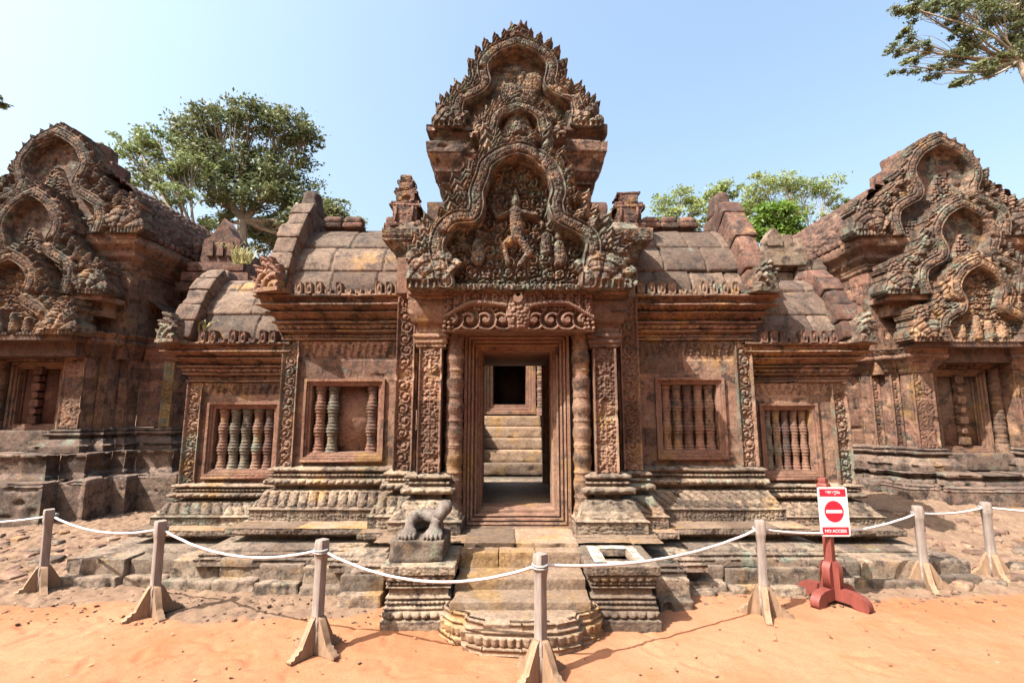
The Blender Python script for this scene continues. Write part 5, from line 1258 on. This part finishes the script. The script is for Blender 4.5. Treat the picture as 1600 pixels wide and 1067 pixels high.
# ------------------------------------------------------------------ trees
def tree(label, base_px, Y, fork_py, lobes, leaf, nper, mat, seed, r0=.35, group="trees beyond the temple", density=1., depth=.8, lean=0., ncl=1.):
    """lobes = (px, py, rx px, ry px): where crown masses stand; leaves gather in clusters on limbs grown from the fork"""
    rr = np.random.default_rng(seed); rnd = random.Random(seed)
    t = thing("tree", label, "tree", group)
    sc_ = Y / F * 1.05
    bx, _ = PX(base_px, fork_py, Y); _, fz = PX(base_px, fork_py, Y)
    mb = M(); fork = np.array([bx, Y, fz])
    mb.tube([(bx + .2 + lean, Y, 0), (bx + .1 + lean * .6, Y, fz * .5), fork], [r0 * 1.3, r0 * 1.05, r0 * .85], 9)
    lv = M()
    for lx, ly, rx, ry in lobes:
        ly += ry * .45
        X, Z = PX(lx, ly, Y); c = np.array([X, Y + rnd.uniform(-.5, .5) * rx * sc_ * depth, Z]); RX, RZ = rx * sc_, ry * sc_
        mid = fork + (c - fork) * .45 + np.array([0, 0, -.08 * np.linalg.norm(c - fork)]) + rr.normal(0, .03, 3) * np.linalg.norm(c - fork)
        lim = catmull([fork, mid, c], 6); d0 = np.linalg.norm(c - fork)
        mb.tube(lim, np.linspace(r0 * .5, r0 * .16, len(lim)), 6)
        n = max(6, int(rx * ry / 34 * ncl))
        for k in range(n):
            u = rr.normal(0, 1, 3); u /= np.linalg.norm(u); q = rr.uniform(.35, 1) ** .6
            p = c + u * q * np.array([RX, RX * depth, RZ])
            s = lim[rnd.randint(len(lim) // 2, len(lim) - 1)]
            tw = catmull([s, (s + p) / 2 + rr.normal(0, .06, 3) * np.linalg.norm(p - s), p], 3)
            mb.tube(tw, np.linspace(r0 * .13, r0 * .03, len(tw)), 4)
            m = int(nper * rnd.uniform(.5, 1.4)); cr = rnd.uniform(.5, 1.1) * min(RX, RZ) * .42 + leaf
            pos = p + rr.normal(0, 1, (m, 3)) * np.array([cr, cr, cr * .5]) * .62 + np.array([0, 0, 0])
            a = rr.normal(0, 1, (m, 3)); a[:, 2] *= .6; a /= np.linalg.norm(a, axis=1, keepdims=True)
            b = rr.normal(0, 1, (m, 3)); b -= a * (a * b).sum(1, keepdims=True); b /= np.linalg.norm(b, axis=1, keepdims=True)
            L = leaf * rr.uniform(.7, 1.4, (m, 1)); a = a * L; b = b * L * .45
            V = np.stack([pos - a, pos + b, pos + a, pos - b], 1).reshape(-1, 3)
            tn = np.clip(rnd.uniform(.1, .7) + rr.normal(0, .18, m), 0, 1)
            lv.add(V, np.arange(m * 4).reshape(m, 4), np.repeat(tn, 4))
    mb.build("trunk", BARK, t, smooth=True); lv.build("crown", mat, t)
tree("large dark green tree with rounded crown behind the left low roof", 380, 30, 345, [(300, 195, 40, 30), (345, 180, 45, 26), (395, 178, 45, 26), (445, 190, 42, 30), (480, 205, 22, 24), (320, 240, 45, 34), (380, 235, 50, 38), (440, 245, 45, 34), (350, 290, 40, 26), (420, 300, 45, 26), (470, 290, 36, 30), (495, 330, 36, 26), (540, 340, 28, 14), (520, 320, 30, 16), (560, 350, 22, 10), (470, 345, 30, 16), (410, 345, 30, 22), (350, 335, 26, 14)], .125, 66, LEAF1, 5, r0=.36)
tree("pale green open tree between the left library and the big tree", 318, 27, 400, [(205, 205, 26, 18), (225, 235, 34, 20), (250, 215, 28, 18), (265, 260, 34, 24), (222, 275, 26, 16), (285, 300, 28, 16), (235, 315, 30, 14), (300, 250, 26, 20), (275, 350, 24, 10), (330, 370, 24, 14)], .13, 30, LEAF2B, 6, r0=.2, ncl=.8) if False else None
LEAF2B = leafmat("mid_green_leaves", (.10, .14, .045), (.25, .28, .11), .4)
tree("pale green open tree between the left library and the big dark tree", 308, 27, 372, [(205, 205, 26, 18), (225, 235, 34, 20), (250, 215, 28, 18), (265, 260, 34, 24), (222, 275, 26, 16), (285, 300, 28, 16), (235, 315, 30, 14), (300, 250, 26, 20), (275, 345, 24, 10), (320, 345, 20, 12)], .12, 48, LEAF2B, 6, r0=.2, ncl=1.)
tree("low bushy dark tree filling in behind the left gable", 420, 34, 420, [(410, 370, 30, 20), (440, 350, 26, 18), (395, 350, 20, 14), (370, 395, 20, 16), (520, 345, 30, 16)], .13, 66, LEAF1, 16, r0=.2)
tree("thin airy yellow green tree right of the central tower", 1050, 32, 375, [(1035, 310, 22, 20), (1065, 295, 18, 18), (1050, 340, 26, 18), (1020, 345, 16, 12), (1085, 320, 18, 16)], .10, 44, LEAF2, 7, r0=.12, ncl=1.6)
tree("yellow green tree behind the right stepped gable", 1120, 34, 380, [(1110, 310, 24, 22), (1100, 345, 22, 18), (1135, 290, 22, 14), (1160, 320, 20, 20)], .14, 60, LEAF2, 8, r0=.18)
tree("wide airy pale tree spreading behind the right library", 1270, 36, 395, [(1190, 285, 30, 18), (1220, 275, 26, 14), (1255, 290, 30, 20), (1290, 285, 26, 18), (1310, 310, 20, 14), (1335, 320, 18, 8), (1240, 320, 26, 16), (1300, 340, 24, 12), (1330, 345, 18, 10), (1185, 310, 22, 18)], .11, 50, LEAF2, 9, r0=.16, ncl=1.5)
tree("dense bright green tree right of the right stepped gable", 1215, 28, 400, [(1205, 325, 30, 22), (1190, 350, 28, 20), (1235, 345, 26, 22), (1215, 365, 30, 16)], .13, 80, LEAF3, 10, r0=.18)
tree("small bright green bushy tree beside the right library roof", 1275, 27, 415, [(1270, 375, 24, 18), (1290, 385, 16, 12), (1250, 385, 18, 12)], .13, 80, LEAF3, 11, r0=.12)
tree("green shrubby tree glimpsed past the right library", 1605, 30, 470, [(1600, 425, 18, 18), (1625, 410, 24, 26)], .15, 40, LEAF1, 12, r0=.2)
tree("tall tree with spreading leafy branches at the top right corner", 1592, 15, 95, [(1412, 8, 22, 12), (1408, 72, 20, 9), (1440, 12, 26, 14), (1480, 20, 30, 16), (1425, 48, 18, 10), (1450, 70, 26, 10), (1420, 100, 24, 8), (1460, 105, 24, 8), (1495, 85, 26, 14), (1500, 50, 22, 12), (1530, 60, 28, 18), (1535, 20, 30, 18), (1525, 112, 28, 10), (1560, 90, 28, 16), (1585, 30, 30, 26), (1590, 70, 26, 22), (1500, 132, 20, 7), (1620, 10, 30, 30), (1640, 70, 30, 26), (1580, -30, 60, 30), (1480, -25, 50, 20), (1690, -70, 60, 50), (1760, 10, 60, 50), (1710, 70, 50, 36), (1610, -110, 60, 40), (1780, -90, 60, 50)], .05, 85, LEAF1, 13, r0=.11, lean=2.4, ncl=1.1, group="tall trees beside the photographer")
tree("tree whose leafy twig tips just enter at the left edge", -140, 14, 60, [(-10, 150, 16, 10), (-60, 140, 40, 24), (-110, 90, 60, 40), (-160, 60, 60, 40), (-2, 162, 12, 5), (-230, 90, 70, 50), (-180, -20, 80, 60), (-90, 0, 60, 50), (-270, 10, 60, 60)], .06, 34, LEAF1, 14, r0=.16, group="tall trees beside the photographer")

def add_woods():
    rr = np.random.default_rng(77); lv = M(); tr = M()
    spots = [(R_ * math.sin(a), -R_ * math.cos(a) + 6, h) for a, R_, h in [(rad(t), 30 + 5 * ((i * 7) % 3), 13 + (i * 5) % 4) for i, t in enumerate(range(-100, 101, 9))]]  # unseen trees added behind the camera to block sky light from the facade
    spots += [(R_ * math.sin(a), R_ * math.cos(a) + 6, h) for a, R_, h in [(rad(t), 52 + 6 * ((i * 5) % 3), 9 + (i * 5) % 3) for i, t in enumerate(range(-84, 85, 7))]]  # lower ring beyond the temple, closing the horizon
    for x, y, h in spots:
        r = h * .36; n = 700; u = rr.normal(0, 1, (n, 3)); u /= np.linalg.norm(u, axis=1, keepdims=True)
        q = rr.uniform(.35, 1, (n, 1)) ** .5; lump = 1 + .25 * np.sin(u[:, :1] * 5 + x) * np.cos(u[:, 2:] * 4 + y)
        pos = np.array([x, y, h * .62]) + u * q * lump * np.array([r, r, h * .36])
        a = rr.normal(0, 1, (n, 3)); a /= np.linalg.norm(a, axis=1, keepdims=True); b = rr.normal(0, 1, (n, 3)); b -= a * (a * b).sum(1, keepdims=True); b /= np.linalg.norm(b, axis=1, keepdims=True)
        L = rr.uniform(.3, .6, (n, 1)) * h / 13; V = np.stack([pos - a * L, pos + b * L * .6, pos + a * L, pos - b * L * .6], 1).reshape(-1, 3)
        lv.add(V, np.arange(n * 4).reshape(n, 4), np.repeat(np.clip(rr.normal(.4, .2, n), 0, 1), 4))
        tr.tube([(x, y, -.1), (x + .2, y, h * .3), (x, y, h * .7)], [.35, .28, .1], 7)
    o = lv.build("added_woods", LEAF1); tag(o, kind="stuff"); t_ = tr.build("added_woods_trunks", BARK, o); t_["kind"] = "stuff"
add_woods()
